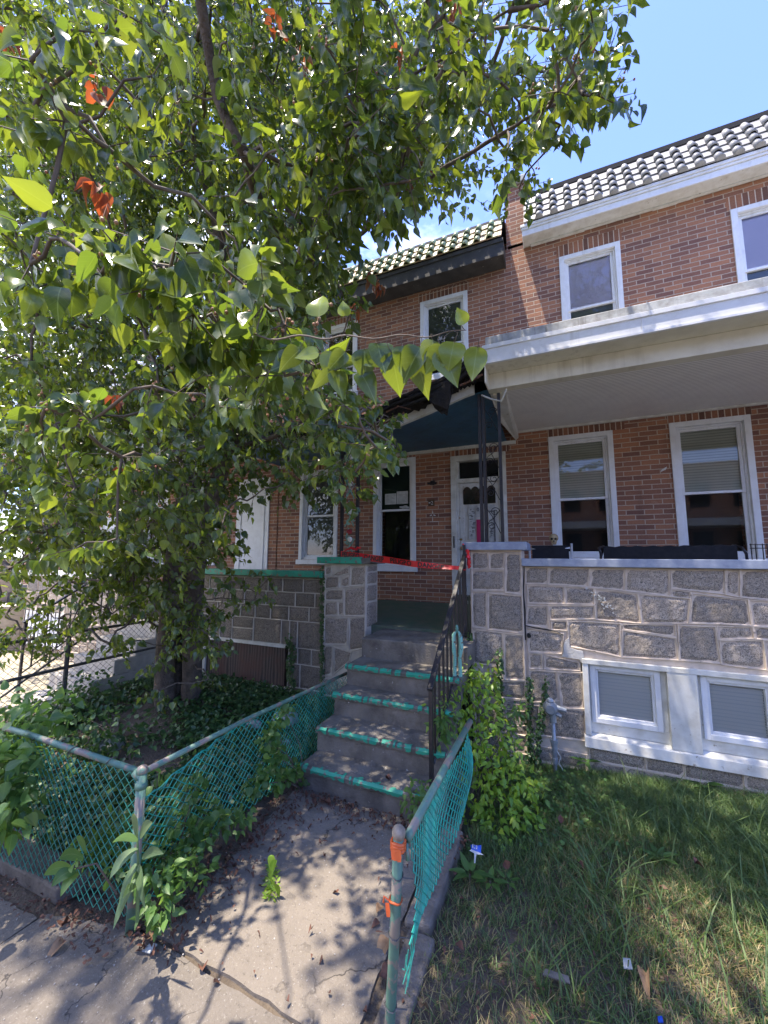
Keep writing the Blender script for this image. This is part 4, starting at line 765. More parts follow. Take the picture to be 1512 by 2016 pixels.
# ================================================================ across the street (seen in the window panes)
for i, (xa, lb) in enumerate(((-13, 'brick row house across the street, reflected at the left of the porch windows'), (-4.4, 'brick row house straight across the street, reflected in the porch windows'), (4.2, 'brick row house across the street to the right, reflected in the basement panes'), (12.8, 'brick row house across the street farthest right, reflected in the right-hand porch window'))):
    H = thing('row_house', lb, 'house', (xa+4.2, -15, 0), 'row houses across the street'); m = MB(); m.box(xa, xa+8.5, -24, -15, -.3, 7.4); m.box(xa, xa+8.5, -15, -14.6, 6.9, 7.2); m.build('wall', BR_UP, H); m = MB(); m.box(xa, xa+8.5, -15, -12.7, 3.6, 4.0); m.build('porch_roof', PEEL, H); m = MB(); m.box(xa, xa+8.5, -12.8, -12.6, -.2, 1.7); m.build('porch_wall', DMORT, H)
    for q in range(4): m = MB(); x = xa+1+q*2; m.box(x, x+.9, -14.99, -14.9, 1.9, 3.4); m.box(x, x+.9, -14.99, -14.9, 4.8, 6.2); m.build('window', DARKIN, H)
# ================================================================ steps
ST = thing('concrete_steps', 'worn concrete porch steps with chipped teal paint along the tread edges', 'steps', (-1.42, 2.8, 0))
nose = [(2.79, .185), (3.03, .385), (3.30, .585), (3.53, .785), (3.86, .985)]
for i, (y, z) in enumerate(nose):
    ye = nose[i+1][0]+.04 if i < 4 else 4.50; l, r_ = -1.955+random.uniform(-.02, .01), -.82; zb = nose[i-1][1]-.0 if i else -.1
    mb = MB(); K = 22; rows = []
    prof = [(y+.03, zb), (y+.03, z-.055), (y, z-.045), (y-.002, z-.012), (y+.014, z), (ye, z+.004)]
    if i == 4: prof = [(y, zb), (y, z-.012), (y+.012, z), (ye, z+.006)]
    for k in range(K+1):
        x = l+(r_-l)*k/K; rows.append([(x, a+random.uniform(-.004, .004), b+random.uniform(-.003, .003)) for a, b in prof])
    n = len(prof); mb.add([p for q in rows for p in q], [(k*n+j, (k+1)*n+j, (k+1)*n+j+1, k*n+j+1) for k in range(K) for j in range(n-1)])
    for q in (rows[0], rows[-1]): mb.add(q+[(q[0][0], ye, z), (q[0][0], ye, zb)], [tuple(range(n+2))])
    s_ = mb.build('step', CONC, ST)
    if i < 4:
        mb = MB(); rows = []
        for k in range(61):
            x = l-.004+(r_-l)*k/60; w = .016+.012*math.sin(k*.7)+random.uniform(-.012, .010); w2 = .022+random.uniform(-.012, .008)
            rows.append([(x, y-.008, z-w2-.012), (x, y-.011, z-.012), (x, y+.006, z+.006), (x, y+.012+max(.004, w), z+.0065)])
        gone = {g_+h_ for g_ in random.sample(range(60), 7) for h_ in range(random.choice((1, 1, 2)))}; thin = {g_+h_ for g_ in random.sample(range(60), 9) for h_ in range(3)}; mb.add([p for q in rows for p in q], [(k*4+j, (k+1)*4+j, (k+1)*4+j+1, k*4+j+1) for k in range(60) if k not in gone for j in range(3) if not (j == 2 and k in thin)]); mb.build('painted_edge', TEAL, s_)
# ================================================================ handrail
def rail(name, label, a0, a1, b0, b1, foot, n, x):
    t = thing(name, label, 'railing', (x, a0[0], foot))
    P = lambda y, z: (x, y, z)
    mb = MB(); d = Vector((0, a1[0]-a0[0], a1[1]-a0[1])).normalized(); nn = Vector((0, -d.z, d.y))*.012
    A_, B_ = Vector(P(*a0)), Vector(P(*a1)); mb.prism([A_-nn, B_-nn, B_+nn, A_+nn], (.0, 0, 0)) if False else None
    for w, o in ((.022, 0),): mb.add([(A_.x+sx*w, (q+s2*nn).y, (q+s2*nn).z) for q in (A_, B_) for sx in (-1, 1) for s2 in (-1, 1)], [(0, 1, 3, 2), (4, 6, 7, 5), (0, 4, 5, 1), (2, 3, 7, 6), (0, 2, 6, 4), (1, 5, 7, 3)])
    mb.build('handrail', BLACK, t, bevel=.004)
    mb = MB(); mb.tube([P(*b0), P(*b1)], .011, 4); mb.build('bottom_rail', BLACK, t)
    for y, zb, zt in ((a0[0]+.03, foot, a0[1]), (a1[0]-.02, b1[1]-.08, a1[1]+.10)): mb = MB(); mb.box(x-.014, x+.014, y-.014, y+.014, zb, zt); mb.build('post', BLACK, t)
    for i in range(n):
        u = (i+1)/(n+1); y = a0[0]+(a1[0]-a0[0])*u; zt = a0[1]+(a1[1]-a0[1])*u; v = max(0, (y-b0[0])/(b1[0]-b0[0])); zb = b0[1]+(b1[1]-b0[1])*v if y > b0[0] else zt-.62
        mb = MB(); mb.box(x-.008, x+.008, y-.008, y+.008, zb, zt); mb.build('baluster', BLACK, t)
    return t
rail('handrail', 'black iron stair handrail with balusters beside the teal-edged steps', (2.90, .87), (4.20, 1.88), (2.99, .32), (4.18, 1.16), .19, 9, -.90)
t = thing('newel_cover', 'rusty pale green painted iron finial standing inside the black stair railing', 'iron ornament', (-.86, 3.62, .6))
mb = MB()
for s in (-1, 1): mb.tube([(-.86+s*.015, 3.62, .60), (-.86+s*.026, 3.62, .80), (-.86+s*.022, 3.62, .95), (-.86+s*.036, 3.62, 1.04), (-.86+s*.030, 3.62, 1.14), (-.86+s*.012, 3.62, 1.18)], [.014, .018, .015, .022, .018, .008], 8)
mb.build('shaft', surf('pale_green_rusty', (.20, .48, .38), (.26, .52, .42), 9, .5, .3, 40, spots=((.16, .07, .03), 30, .60, 1)), t, smooth=True); mb = MB(); mb.ball((-.86, 3.62, 1.205), .015, .015, .03); mb.tube([(-.86, 3.62, 1.16), (-.86, 3.62, 1.2)], .008, 6); mb.build('tip', PAINTT, t, smooth=True)
t = thing('slatted_panel', 'dark slatted panel leaning on the stone pier at the top of the steps', 'panel', (-1.0, 4.3, 1.0))
mb = MB()
for i in range(7): mb.box(-1.08+i*.03, -1.058+i*.03, 4.33, 4.345, 1.0, 1.44)
mb.build('slat', surf('dark_green_metal', (.02, .03, .022), (.03, .04, .03), 9, .5, 0), t); mb = MB(); mb.box(-1.09, -.87, 4.346, 4.36, 1.02, 1.06); mb.box(-1.09, -.87, 4.346, 4.36, 1.38, 1.42); mb.build('batten', BLACK, t)
# ================================================================ iron porch columns
def scroll(mb, cx, y, cz, r, s, dirz, turns=1.4, x_dir=1):
    pts = []
    for k in range(26):
        t = k/25; a = s+turns*2*math.pi*t; rr = r*(1-.75*t); pts.append((cx+x_dir*rr*math.cos(a), y, cz+dirz*rr*math.sin(a)))
    mb.tube(pts, .004, 4)
t = thing('iron_column', 'black scrolled wrought-iron porch column on the blue-grey pier cap', 'porch column', (-.62, 4.42, 2.01), 'iron porch columns')
for (x, y, h, w) in ((-.742, 4.40, 3.74, .017), (-.700, 4.405, 3.72, .015), (-.525, 4.40, 3.70, .016), (-.72, 4.585, 3.68, .013)): mb = MB(); mb.box(x-w, x+w, y-w, y+w, 2.011, h); mb.build('bar', BLACK, t)
mb = MB(); xl, xr = -.715, -.545; xm = (xl+xr)/2
for z in (2.25, 2.62, 2.98, 3.40): 
    scroll(mb, xm+.03, 4.40, z+.10, .052, 0, 1); scroll(mb, xm-.01, 4.40, z-.06, .045, math.pi, -1)
    mb.tube([(xl, 4.40, z-.10), (xm-.03, 4.40, z), (xm+.02, 4.40, z+.03), (xr, 4.40, z+.12)], .004, 4); mb.tube([(xl, 4.40, z+.18), (xm, 4.40, z+.05), (xr, 4.40, z-.14)], .004, 4)
mb.build('scrollwork', BLACK, t)
t = thing('iron_column', 'black iron porch column with painted iron flowers on the teal-capped pier, half hidden by leaves', 'porch column', (-2.43, 4.42, 1.85), 'iron porch columns')
for x in (-2.545, -2.315): mb = MB(); mb.box(x-.018, x+.018, 4.40, 4.436, 1.85, 3.32); mb.build('bar', BLACK, t)
for q in range(4):
    z0 = 1.88+.36*q; mb = MB()
    mb.tube([(-2.50, 4.42, z0), (-2.42, 4.42, z0+.12), (-2.48, 4.42, z0+.22), (-2.44, 4.42, z0+.34)], .009, 5); mb.tube([(-2.37, 4.42, z0), (-2.42, 4.42, z0+.10), (-2.36, 4.42, z0+.2)], .008, 5)
    for k in range(9):
        a = random.uniform(0, 6.28); p = Vector((-2.43+random.uniform(-.06, .06), 4.41, z0+random.uniform(.02, .3))); d = Vector((math.cos(a), 0, math.sin(a))); n = Vector((-d.z, 0, d.x)); mb.add([p-d*.03, p-n*.012, p+d*.035, p+n*.012], [(0, 1, 2, 3)])
    mb.build('leaf_ornament', PAINTT, t)
    mb = MB(); mb.ball((-2.41, 4.395, z0+.19), .035, .012, .035, 10, 5, j=.1); mb.build('rose', PAINTW, t, smooth=True); mb = MB(); mb.ball((-2.42, 4.40, z0+.29), .045, .012, .03, 10, 5, j=.15); mb.build('rose', PAINTR, t, smooth=True)
# ================================================================ danger tape
cl = [at(671, 1091, Y=4.36), at(700, 1094, Y=4.30), at(735, 1099, Y=4.24), at(775, 1104, Y=4.18), at(812, 1110, Y=4.12), at(850, 1114, Y=4.12), at(885, 1117, Y=4.14), at(918, 1119, Y=4.18)]
L_ = [0.]
for a, b in zip(cl, cl[1:]): L_.append(L_[-1]+(b-a).length)
def tape_pt(u, v):
    u = max(0, min(L_[-1]-1e-4, u)); i = next(k for k in range(len(L_)-1) if L_[k+1] > u-1e-9); w = (u-L_[i])/(L_[i+1]-L_[i]); p = cl[i].lerp(cl[i+1], w)
    tw = .35*math.sin(u*5.2)+(.6*max(0, (u-1.0))*1.3); hh = .078*(1-.35*max(0, u-.75)); return p+Vector((0, math.sin(tw), math.cos(tw)))*(v*hh)
t = thing('danger_tape', 'red plastic tape printed DANGER PELIGRO stretched across the top of the steps', 'warning tape', tuple(cl[0]))
mb = MB(); K = 60; mb.add([tape_pt(L_[-1]*i/K, v) for i in range(K+1) for v in (-.5, 0, .5)], [(i*3+j, (i+1)*3+j, (i+1)*3+j+1, i*3+j+1) for i in range(K) for j in (0, 1)]); mb.build('tape', RED, t, smooth=True)
u = .02
for wd in ('PELIGRO', 'DANGER', 'PELIGRO', 'DANGER', 'PELIGRO'):
    mb = MB(); w = text_mesh(mb, wd, .082, lambda x, z, u=u: tape_pt(u+x*.92, (z-.029)/.078)+Vector((0, -.004, .001)), bold=.003); mb.build('lettering', INK, t); u += w*.92+.075
    if u > 1.45: break
mb = MB(); c = at(700, 1080, Y=4.33); mb.tube([c+Vector((-.16, 0, -.03)), c+Vector((-.05, -.03, .01)), c+Vector((.03, -.02, -.015)), c+Vector((.05, -.03, .012))], [.008, .016, .012, .02], 5); mb.prism([c+Vector((.02, -.03, -.01)), c+Vector((.09, -.04, .0)), c+Vector((.10, -.04, .02)), c+Vector((.03, -.03, .02))], (0, .004, 0)); mb.build('knot', RED, t)
mb = MB(); c = at(922, 1100, Y=4.2); 
for z in (-.07, -.03, .02, .07): mb.ball(c+Vector((random.uniform(-.01, .01), -.01, z)), .022, .018, .032, 7, 5, j=.35)
c2 = at(912, 1076, Y=4.19); mb.tube([c2+Vector((0, 0, .03)), c2+Vector((.01, 0, -.04)), c+Vector((0, 0, .08))], .010, 5); mb.build('knot', RED, t)
# ================================================================ chain-link fences
def chain(name, surf_fn, U, V, mat, par, cell=.056, r=.0025, keep=None, cv=None):
    cv = cv or cell; A_, B_ = [], []; nu = int(U/cell*2); nv = int(V/cv*2)
    P = [[np.array(surf_fn(i*cell/2, j*cv/2)) for j in range(nv+1)] for i in range(nu+1)]
    for i in range(nu):
        for j in range(nv):
            a, b = (P[i][j], P[i+1][j+1]) if (i+j) % 2 == 0 else (P[i][j+1], P[i+1][j])
            if keep and not keep(i*cell/2, j*cell/2): continue
            A_.append(a); B_.append(b)
    A_ = np.array(A_); B_ = np.array(B_); n = len(A_); return tubes_np(name, A_, B_, np.full(n, r), np.full(n, r), mat, par, 4)
cp = Vector((-2.0, 1.47, .765))
FL = thing('chain_link_fence', 'faded green pipe and chain-link fence round two sides of the tree bed', 'fence', (-2.0, 1.47, 0), 'green garden fences')
mb = MB(); mb.tube([(-2.0, 1.47, -.1), (-2.0, 1.47, .74)], .024, 12); mb.build('post', FENCEG, FL, smooth=True); mb = MB(); mb.ball((-2.0, 1.47, .745), .029, .029, .027, 12, 8); mb.tube([(-2.0, 1.47, .66), (-2.0, 1.47, .69)], .029, 10); mb.tube([(-2.0, 1.47, .71), (-2.04, 1.465, .735)], .026, 8); mb.build('post_cap', FENCEG, FL, smooth=True)
re = at(690, 1322, X=-2.08); le = Vector((-3.9, 1.34, .80))
mb = MB(); mb.tube([cp+Vector((0, .02, -.03)), cp.lerp(re, .33)+Vector((0, 0, -.004)), cp.lerp(re, .66), re], .0155, 10); mb.build('top_rail', FENCEG, FL, smooth=True)
mb = MB(); mb.tube([cp+Vector((-.02, 0, -.03)), cp.lerp(le, .5), le], .0165, 10); mb.build('top_rail', FENCEG, FL, smooth=True)
for u in (.12, .28, .45, .62, .8): mb = MB(); p = cp.lerp(le, u)+Vector((0, 0, -.015)); mb.tube([p+Vector((.02*math.cos(a), .021*math.sin(a)+.0, .021*math.cos(a))) for a in np.linspace(0, 6.2, 9)], .003, 4); mb.build('tie_wire', GALV, FL)
ul = (Vector((re.x, re.y, 0))-Vector((cp.x, cp.y, 0))).length; dl = (re-cp).normalized()
def s_left(u, v):
    t = u/ul; p = cp.lerp(re, t); drop = .16*max(0, 1-u/.75)**1.5; H = .66-.10*t; k = v/.66
    return (p.x+.012*math.sin(u*7)*k-.02*k, p.y, p.z-.02-drop-(H-drop*.7)*k+.006*math.sin(u*40))
chain('wire_mesh', s_left, ul, .66, VINYL, FL)
fl = (Vector((le.x, le.y, 0))-Vector((cp.x, cp.y, 0))).length
def s_front(u, v): p = cp.lerp(le, u/fl); return (p.x+.10*(v/.66)*min(1, u), p.y-.02-.01*math.sin(u*5), p.z-.03-.68*v/.66+.008*math.sin(u*9+v*3))
chain('wire_mesh', s_front, fl, .66, DARKVINYL, FL)
mb = MB(); mb.tube([s_left(u, 0) for u in np.arange(0, .9, .03)], .0035, 4); mb.tube([s_left(u, .006+.012*math.sin(u*60)) for u in np.arange(0, .9, .012)], .003, 4); mb.build('selvage', VINYL, FL)
FR = thing('chain_link_fence', 'leaning green fence pipe with sagging teal mesh between walk and lawn', 'fence', (-.62, 1.56, 0), 'green garden fences')
pt = at(785, 1642, Y=1.52); pb = at(766, 2040, Z=.0); pb2 = pt+(pb-pt)*1.12
mb = MB(); mb.tube([pb2, pb, pt.lerp(pb, .5)+Vector((.003, 0, 0)), pt], .0205, 12); mb.build('post', FENCEG, FR, smooth=True); mb = MB(); mb.ball(pt+Vector((0, 0, .005)), .027, .027, .028, 12, 8); mb.build('post_cap', surf('cap_rust', (.33, .28, .22), (.2, .16, .12), 40, .8, .3, 90), FR, smooth=True)
rb = at(926, 1420, X=-.52); ra = pt+Vector((.022, .03, -.03))
mb = MB(); mb.tube([ra, ra.lerp(rb, .5)+Vector((0, 0, .004)), rb], .0175, 10); mb.tube([ra+Vector((0, -.005, -.01)), ra+Vector((.012, -.02, -.06))], .008, 6); mb.build('top_rail', FENCEG, FR, smooth=True)
ur = (rb-ra).length
top_px = [(806, 1668), (822, 1618), (842, 1580), (868, 1540), (893, 1500), (914, 1468), (921, 1440)]; bot_px = [(800, 1880), (832, 1800), (862, 1745), (880, 1700), (900, 1655), (912, 1600), (918, 1560)]
tops = [Vector(at(x, y, X=-.575+.05*i/6)) for i, (x, y) in enumerate(top_px)]; bots = [Vector(at(x, y, X=-.555+.06*i/6)) for i, (x, y) in enumerate(bot_px)]
def lerp_list(L, t): t = max(0, min(.9999, t))*(len(L)-1); i = int(t); return L[i].lerp(L[i+1], t-i)
def s_right(u, v):
    a = lerp_list(tops, u/1.45); b = lerp_list(bots, u/1.45); k = v/.62; p = a.lerp(b, k); p = p+Vector((.035*math.sin(k*3.1)*math.sin(u*5+1), 0, 0)); return tuple(p)
chain('wire_mesh', s_right, 1.45, .62, VINYL, FR, cell=.062, cv=.070, r=.0031)
mb = MB(); q0 = at(800, 1880, X=-.56)
for i in range(7): p = lerp_list(bots, i*.02); mb.tube([p, p+Vector((random.uniform(-.01, .01), 0, -.05)), q0+Vector((random.uniform(-.012, .012), -.01, -random.uniform(.04, .12)))], .0019, 4)
mb.build('loose_wire', VINYL, FR)
for y_ in (1722, 1838, 1978): mb = MB(); p = pt.lerp(pb, (y_-1642)/398); mb.tube([p+Vector((.024*math.cos(a), .024*math.sin(a), .006*math.sin(a*2))) for a in np.linspace(0, 6.2, 10)]+[p+Vector((.06, .02, -.01))], .0025, 4); mb.build('tie_wire', GALV, FR)
def ribbon_thing(label, y_, big):
    p = pt.lerp(pb, (y_-1642)/398); t = thing('orange_ribbon', label, 'ribbon', tuple(p), 'orange ribbons on the leaning fence post'); mb = MB(); w = .011 if big else .006
    for dz in ((-.012, 0, .010) if big else (0,)): mb.tube([p+Vector((.0235*math.cos(a), .0235*math.sin(a), dz+.003*math.sin(a*3))) for a in np.linspace(0, 6.28, 14)], w*.75, 5)
    mb.build('wrap', ORANGE, t, smooth=True); mb = MB()
    for k in range(3 if big else 1):
        q = p+Vector((-.012+.012*k if big else -.024, -.027, 0)); d = Vector((random.uniform(-.006, .01), -.008, -.035 if big else -.04)); s_ = Vector((.008, 0, .002)); mb.add([q-s_, q+s_, q+d*.6+s_*1.2, q+d+s_*.8, q+d-s_, q+d*.6-s_*1.1], [(0, 1, 2, 5), (5, 2, 3, 4)])
    if not big: mb.tube([p+Vector((-.022, -.015, 0)), p+Vector((-.04, -.02, .012)), p+Vector((-.042, -.02, -.01))], .004, 4)
    mb.build('tail', ORANGE, t)
ribbon_thing('bunched orange ribbon tied just under the top of the leaning green post', 1662, True); ribbon_thing('thin orange ribbon tied half way up the leaning green post', 1770, False)
# dark fence between the tree bed and the neighbour
FB = thing('chain_link_fence', 'old dark galvanised chain-link fence behind the tree, against the sunlit neighbouring yard', 'fence', (-5.4, 3, 0))
for z0, z1 in ((.90, .92), (.50, .53)): mb = MB(); mb.tube([(-5.4, 1.4, z0), (-5.4, 2.8, (z0+z1)/2+.01), (-5.4, 4.22, z1)], .019, 6); mb.build('rail', GALV, FB)
for y in (1.55, 2.9, 4.15): mb = MB(); mb.tube([(-5.4, y, -.1), (-5.4, y, .95)], .025, 8); mb.build('post', GALV, FB)
chain('wire_mesh', lambda u, v: (-5.425, 1.5+u, .92-v), 2.65, .88, GALV, FB, cell=.075, r=.0022)
mb = MB(); mb.tube([(-5.4, 1.9, .10), (-5.41, 3.2, .92)], .012, 5); mb.build('brace', GALV, FB)
rail('handrail', 'thin black iron railing on the neighbouring steps, seen through the leaves at far left', (2.95, .95), (4.2, 1.75), (3.0, .3), (4.2, 1.1), .05, 8, -6.55)
# ================================================================ things on the right porch
t = thing('folding_chair', 'silver tube folding chair with black sling, its back just above the wall ledge', 'chair', (-.06, 5.05, 1.07))
def bent(p, r=.012): mb = MB(); mb.tube(p, r, 8); return mb
for x in (-.285, .155): bent([(x, 5.20, 1.08), (x, 4.98, 1.50), (x+.01*(1 if x > 0 else -1), 5.02, 2.015)], .013).build('leg', ALU, t, smooth=True); bent([(x, 4.85, 1.08), (x, 5.12, 1.42), (x, 5.40, 1.50)], .012).build('leg', ALU, t, smooth=True)
bent([(-.28, 5.02, 1.955), (-.06, 5.035, 1.945), (.15, 5.02, 1.965)], .012).build('crossbar', ALU, t, smooth=True)
mb = MB(); mb.box(-.265, .135, 5.012, 5.018, 1.55, 1.995); mb.build('back_sling', FABRIC, t); mb = MB(); mb.box(-.265, .135, 5.02, 5.40, 1.49, 1.50); mb.build('seat', FABRIC, t)
SK = thing('skull', 'small yellowed skull resting on top of the folding chair back', 'skull', (-.02, 5.03, 2.0)); mb = MB(); mb.ball((-.02, 5.03, 2.085), .052, .06, .050, 14, 10); mb.ball((-.02, 4.985, 2.035), .032, .022, .030, 10, 6); mb.box(-.045, .005, 4.968, 5.0, 2.002, 2.02); mb.build('cranium', BONE, SK, smooth=True)
mb = MB(); 
for s in (-1, 1): mb.ball((-.02+s*.020, 4.972, 2.070), .013, .012, .014, 8, 6)
mb.ball((-.02, 4.963, 2.042), .007, .006, .010, 6, 5); mb.build('eye_socket', DARKIN, SK, smooth=True)
mb = MB(); [mb.box(-.045+i*.008, -.039+i*.008, 4.962, 4.968, 2.008, 2.022) for i in range(6)]; mb.build('tooth', BONE, SK)
t = thing('porch_glider', 'black fabric porch bench with curved tube arms behind the blue-grey ledge', 'bench', (1.1, 5.2, 1.07))
for x in (.46, 1.74): bent([(x, 5.05, 1.9), (x-.01, 5.1, 1.965), (x+(.05 if x < 1 else -.05), 5.2, 1.985), (x, 5.5, 1.7), (x, 5.6, 1.07)], .013).build('arm', BLACK, t, smooth=True); bent([(x, 5.05, 1.9), (x, 5.0, 1.5), (x, 5.0, 1.07)], .013).build('leg', BLACK, t, smooth=True)
mb = MB(); rows = []
for i in range(31): x = .50+i*.04; zt = 1.978+.006*math.sin(i*1.7)+.008*(i/30); rows += [(x, 5.14, 1.62), (x, 5.13, zt), (x, 5.16, zt+.004), (x, 5.19, 1.62)]
mb.add(rows, [(i*4+j, (i+1)*4+j, (i+1)*4+j+1, i*4+j+1) for i in range(30) for j in range(3)]); mb.build('backrest', FABRIC, t); mb = MB(); mb.box(.5, 1.7, 5.15, 5.6, 1.48, 1.53); mb.build('seat', FABRIC, t)
for k, (x, lb) in enumerate(((1.80, 'small black wire rack right of the porch bench'),)):
    t = thing('wire_rack', lb, 'rack', (x, 5.1, 1.07)); mb = MB()
    for dx in (0, .035, .09, .125): mb.tube([(x+dx, 5.1, 1.08), (x+dx, 5.1, 2.0)], .005, 4)
    for z in (1.99, 1.955, 1.5): mb.tube([(x-.01, 5.1, z), (x+.28, 5.1, z)], .004, 4)
    mb.build('frame', BLACK, t); mb = MB(); mb.box(x-.01, x+.26, 5.11, 5.3, 1.40, 1.41); mb.build('shelf', BLACK, t)
p = at(1308, 924, Y=YW-.03); t = MB(); t.prism([p+Vector((-.04, 0, -.03)), p+Vector((-.03, 0, .0)), p+Vector((.03, 0, .035)), p+Vector((.02, 0, .0))], (0, .025, 0)); tag(rebase(t.build('cable_clip', PEEL), p), 'small white and rust bracket on the bricks left of the right-hand porch window', 'bracket')
# gas regulator
g = thing('gas_regulator', 'grey gas regulator on a short pipe in front of the stone porch wall', 'gas regulator', (-.09, 4.13, -.2))
gx, gy = -.09, 4.12; mb = MB(); mb.tube([(gx, gy, -.25), (gx, gy, .36)], .017, 10); mb.build('pipe', STEEL, g, smooth=True)
mb = MB(); [mb.tube([(gx, gy, a), (gx, gy, b)], r_, 10) for a, b, r_ in ((.10, .16, .028), (.16, .19, .034), (-.02, .03, .026), (.34, .39, .03), (.02, .10, .021))]; mb.build('coupling', STEEL, g, smooth=False, bevel=.002)
mb = MB(); mb.tube([(gx-.02, gy-.07, .465), (gx-.02, gy-.03, .465), (gx-.02, gy, .465), (gx-.02, gy+.05, .465)], [.04, .062, .066, .045], 14); mb.tube([(gx, gy, .38), (gx, gy, .47)], [.03, .034], 10); mb.ball((gx-.02, gy-.02, .53), .032, .03, .03, 10, 6); mb.build('valve_body', STEEL, g, smooth=False, bevel=.003)
mb = MB(); mb.tube([(gx, gy, .47), (gx+.06, gy-.01, .468), (gx+.115, gy-.015, .462)], [.028, .024, .020], 10); mb.tube([(gx+.02, gy, .42), (gx+.07, gy-.02, .405)], [.022, .018], 8); mb.build('outlet', STEEL, g)
mb = MB(); mb.tube([(gx+.02, gy-.02, .10), (gx+.05, gy-.02, .05), (gx+.03, gy-.03, .0), (gx+.055, gy-.03, -.03), (gx+.06, gy-.03, -.05)], .003, 4); mb.build('tag_wire', PAPER, g)
# ================================================================ vegetation helpers
def rand_dir(n): return norm(rng.normal(size=(n, 3)))
def blob_leaves(centers, per, rad, L, up=0., droop=.5):
    "points in blobs; returns P, D, N, Ln, Wd, rnd"
    C = np.repeat(np.array(centers, float), per, 0); n = len(C); o = rand_dir(n)*(rng.random((n, 1))**.45); P = C+o*np.array(rad)
    D = o*.7+rand_dir(n)*.55+np.array([0, 0, up-droop]); N_ = rand_dir(n)*.6+np.array([0, -.2, .8]); Ln = L*(.65+.6*rng.random(n)); return P, D, N_, Ln, rng.random(n)
def bush(name, label, cat, base, centers, per, rad, L, ratio, mat, tpl='ovate', up=0, droop=.5, group=None, stems=True, stem_mat=None, keep=None, stuff=False):
    P, D, N_, Ln, rn = blob_leaves(centers, per, rad, L, up, droop)
    if keep is not None: k = keep(P); P, D, N_, Ln, rn = P[k], D[k], N_[k], Ln[k], rn[k]
    if stuff: return tag(leaves(name, P, D, N_, Ln, Ln*ratio, rn, mat, None, tpl), kind='stuff')
    t = thing(name, label, cat, base, group); leaves('foliage', P, D, N_, Ln, Ln*ratio, rn, mat, t, tpl)
    if stems:
        mb = MB()
        for c in centers:
            b = Vector(base); c = Vector(c); m = b.lerp(c, .5)+Vector((random.uniform(-.04, .04), random.uniform(-.04, .04), .03)); mb.tube([b+Vector((random.uniform(-.03, .03), random.uniform(-.02, .02), -.02)), m, c], [.006, .004, .002], 4)
        mb.build('stem', stem_mat or TWIG, t)
    return t
V3 = lambda *a: tuple(Vector(a))
# bright vine bush by the right pier
cs = [tuple(at(x, y, Y=yy)) for x, y, yy in ((935, 1345, 3.75), (905, 1350, 3.7), (965, 1370, 3.75), (930, 1395, 3.6), (900, 1400, 3.5), (960, 1415, 3.6), (985, 1450, 3.55), (945, 1450, 3.45), (880, 1430, 3.3), (930, 1480, 3.4), (975, 1500, 3.4), (1005, 1490, 3.5), (950, 1530, 3.3), (990, 1550, 3.3), (1020, 1530, 3.4), (940, 1570, 3.2), (975, 1600, 3.15), (1015, 1600, 3.2), (890, 1370, 3.6), (870, 1395, 3.4), (1045, 1560, 3.4), (1035, 1620, 3.2), (995, 1640, 3.05), (940, 1620, 3.1), (915, 1325, 3.85), (955, 1325, 3.9))]
bush('vine_bush', 'bright yellow-green vine bush spilling over the lawn between steps and stone pier', 'bush', (-.62, 3.7, -.1), cs, 52, (.15, .15, .13), .060, .50, VINE, droop=.55)
cs = [tuple(at(x, y, Y=yy)) for x, y, yy in ((868, 1440, 3.05), (880, 1410, 3.1), (815, 1575, 2.75), (830, 1560, 2.7), (1000, 1420, 3.9), (1020, 1400, 4.0), (1000, 1480, 3.9))]
bush('dark_creeper', 'darker creeper leaves under and behind the bright vine bush', 'creeper', (-.75, 3.3, -.05), cs, 50, (.10, .10, .10), .05, .6, WEED, droop=.4)
def ivy_strip(label, pts, w, per, L=.035, y_off=.0):
    cs = [tuple(p) for p in pts]; t = thing('climbing_ivy', label, 'ivy', cs[-1], 'ivy strands climbing the stone'); P, D, N_, Ln, rn = blob_leaves(cs, per, (w, .03, .09), L, 0, .6); N_ = N_*.3+np.array([0, -1, .3]); leaves('foliage', P, D, N_, Ln, Ln*.8, rn, IVY, t); mb = MB(); mb.tube(pts, .004, 4); mb.build('stem', TWIG, t)
ivy_strip('dark ivy strand up the joint between the teal-capped pier and its wall', [at(634, y, Y=4.27) for y in range(1125, 1375, 16)], .022, 26, .03)
ivy_strip('ivy clump at the right edge of the boarded basement opening', [at(572+4*math.sin(y), y, Y=4.26) for y in range(1262, 1380, 14)], .05, 34, .035)
ivy_strip('thin ivy strand with yellow tip on the front of the blue-capped pier', [at(984, y, Y=4.2) for y in range(1290, 1430, 14)], .025, 20, .032)
ivy_strip('ivy in the joint between the blue-capped pier and the porch wall', [at(1042+3*math.sin(y), y, Y=4.22) for y in range(1345, 1560, 16)], .03, 24, .03)
ivy_strip('ivy sprig leaning right beside the gas regulator', [at(1075-(y-1350)*.13, y, Y=4.2) for y in range(1350, 1560, 14)], .025, 20, .03)
ivy_strip('ivy at the left side of the right pier, behind the railing', [at(925, y, Y=4.2) for y in range(1255, 1345, 14)], .02, 24, .03)
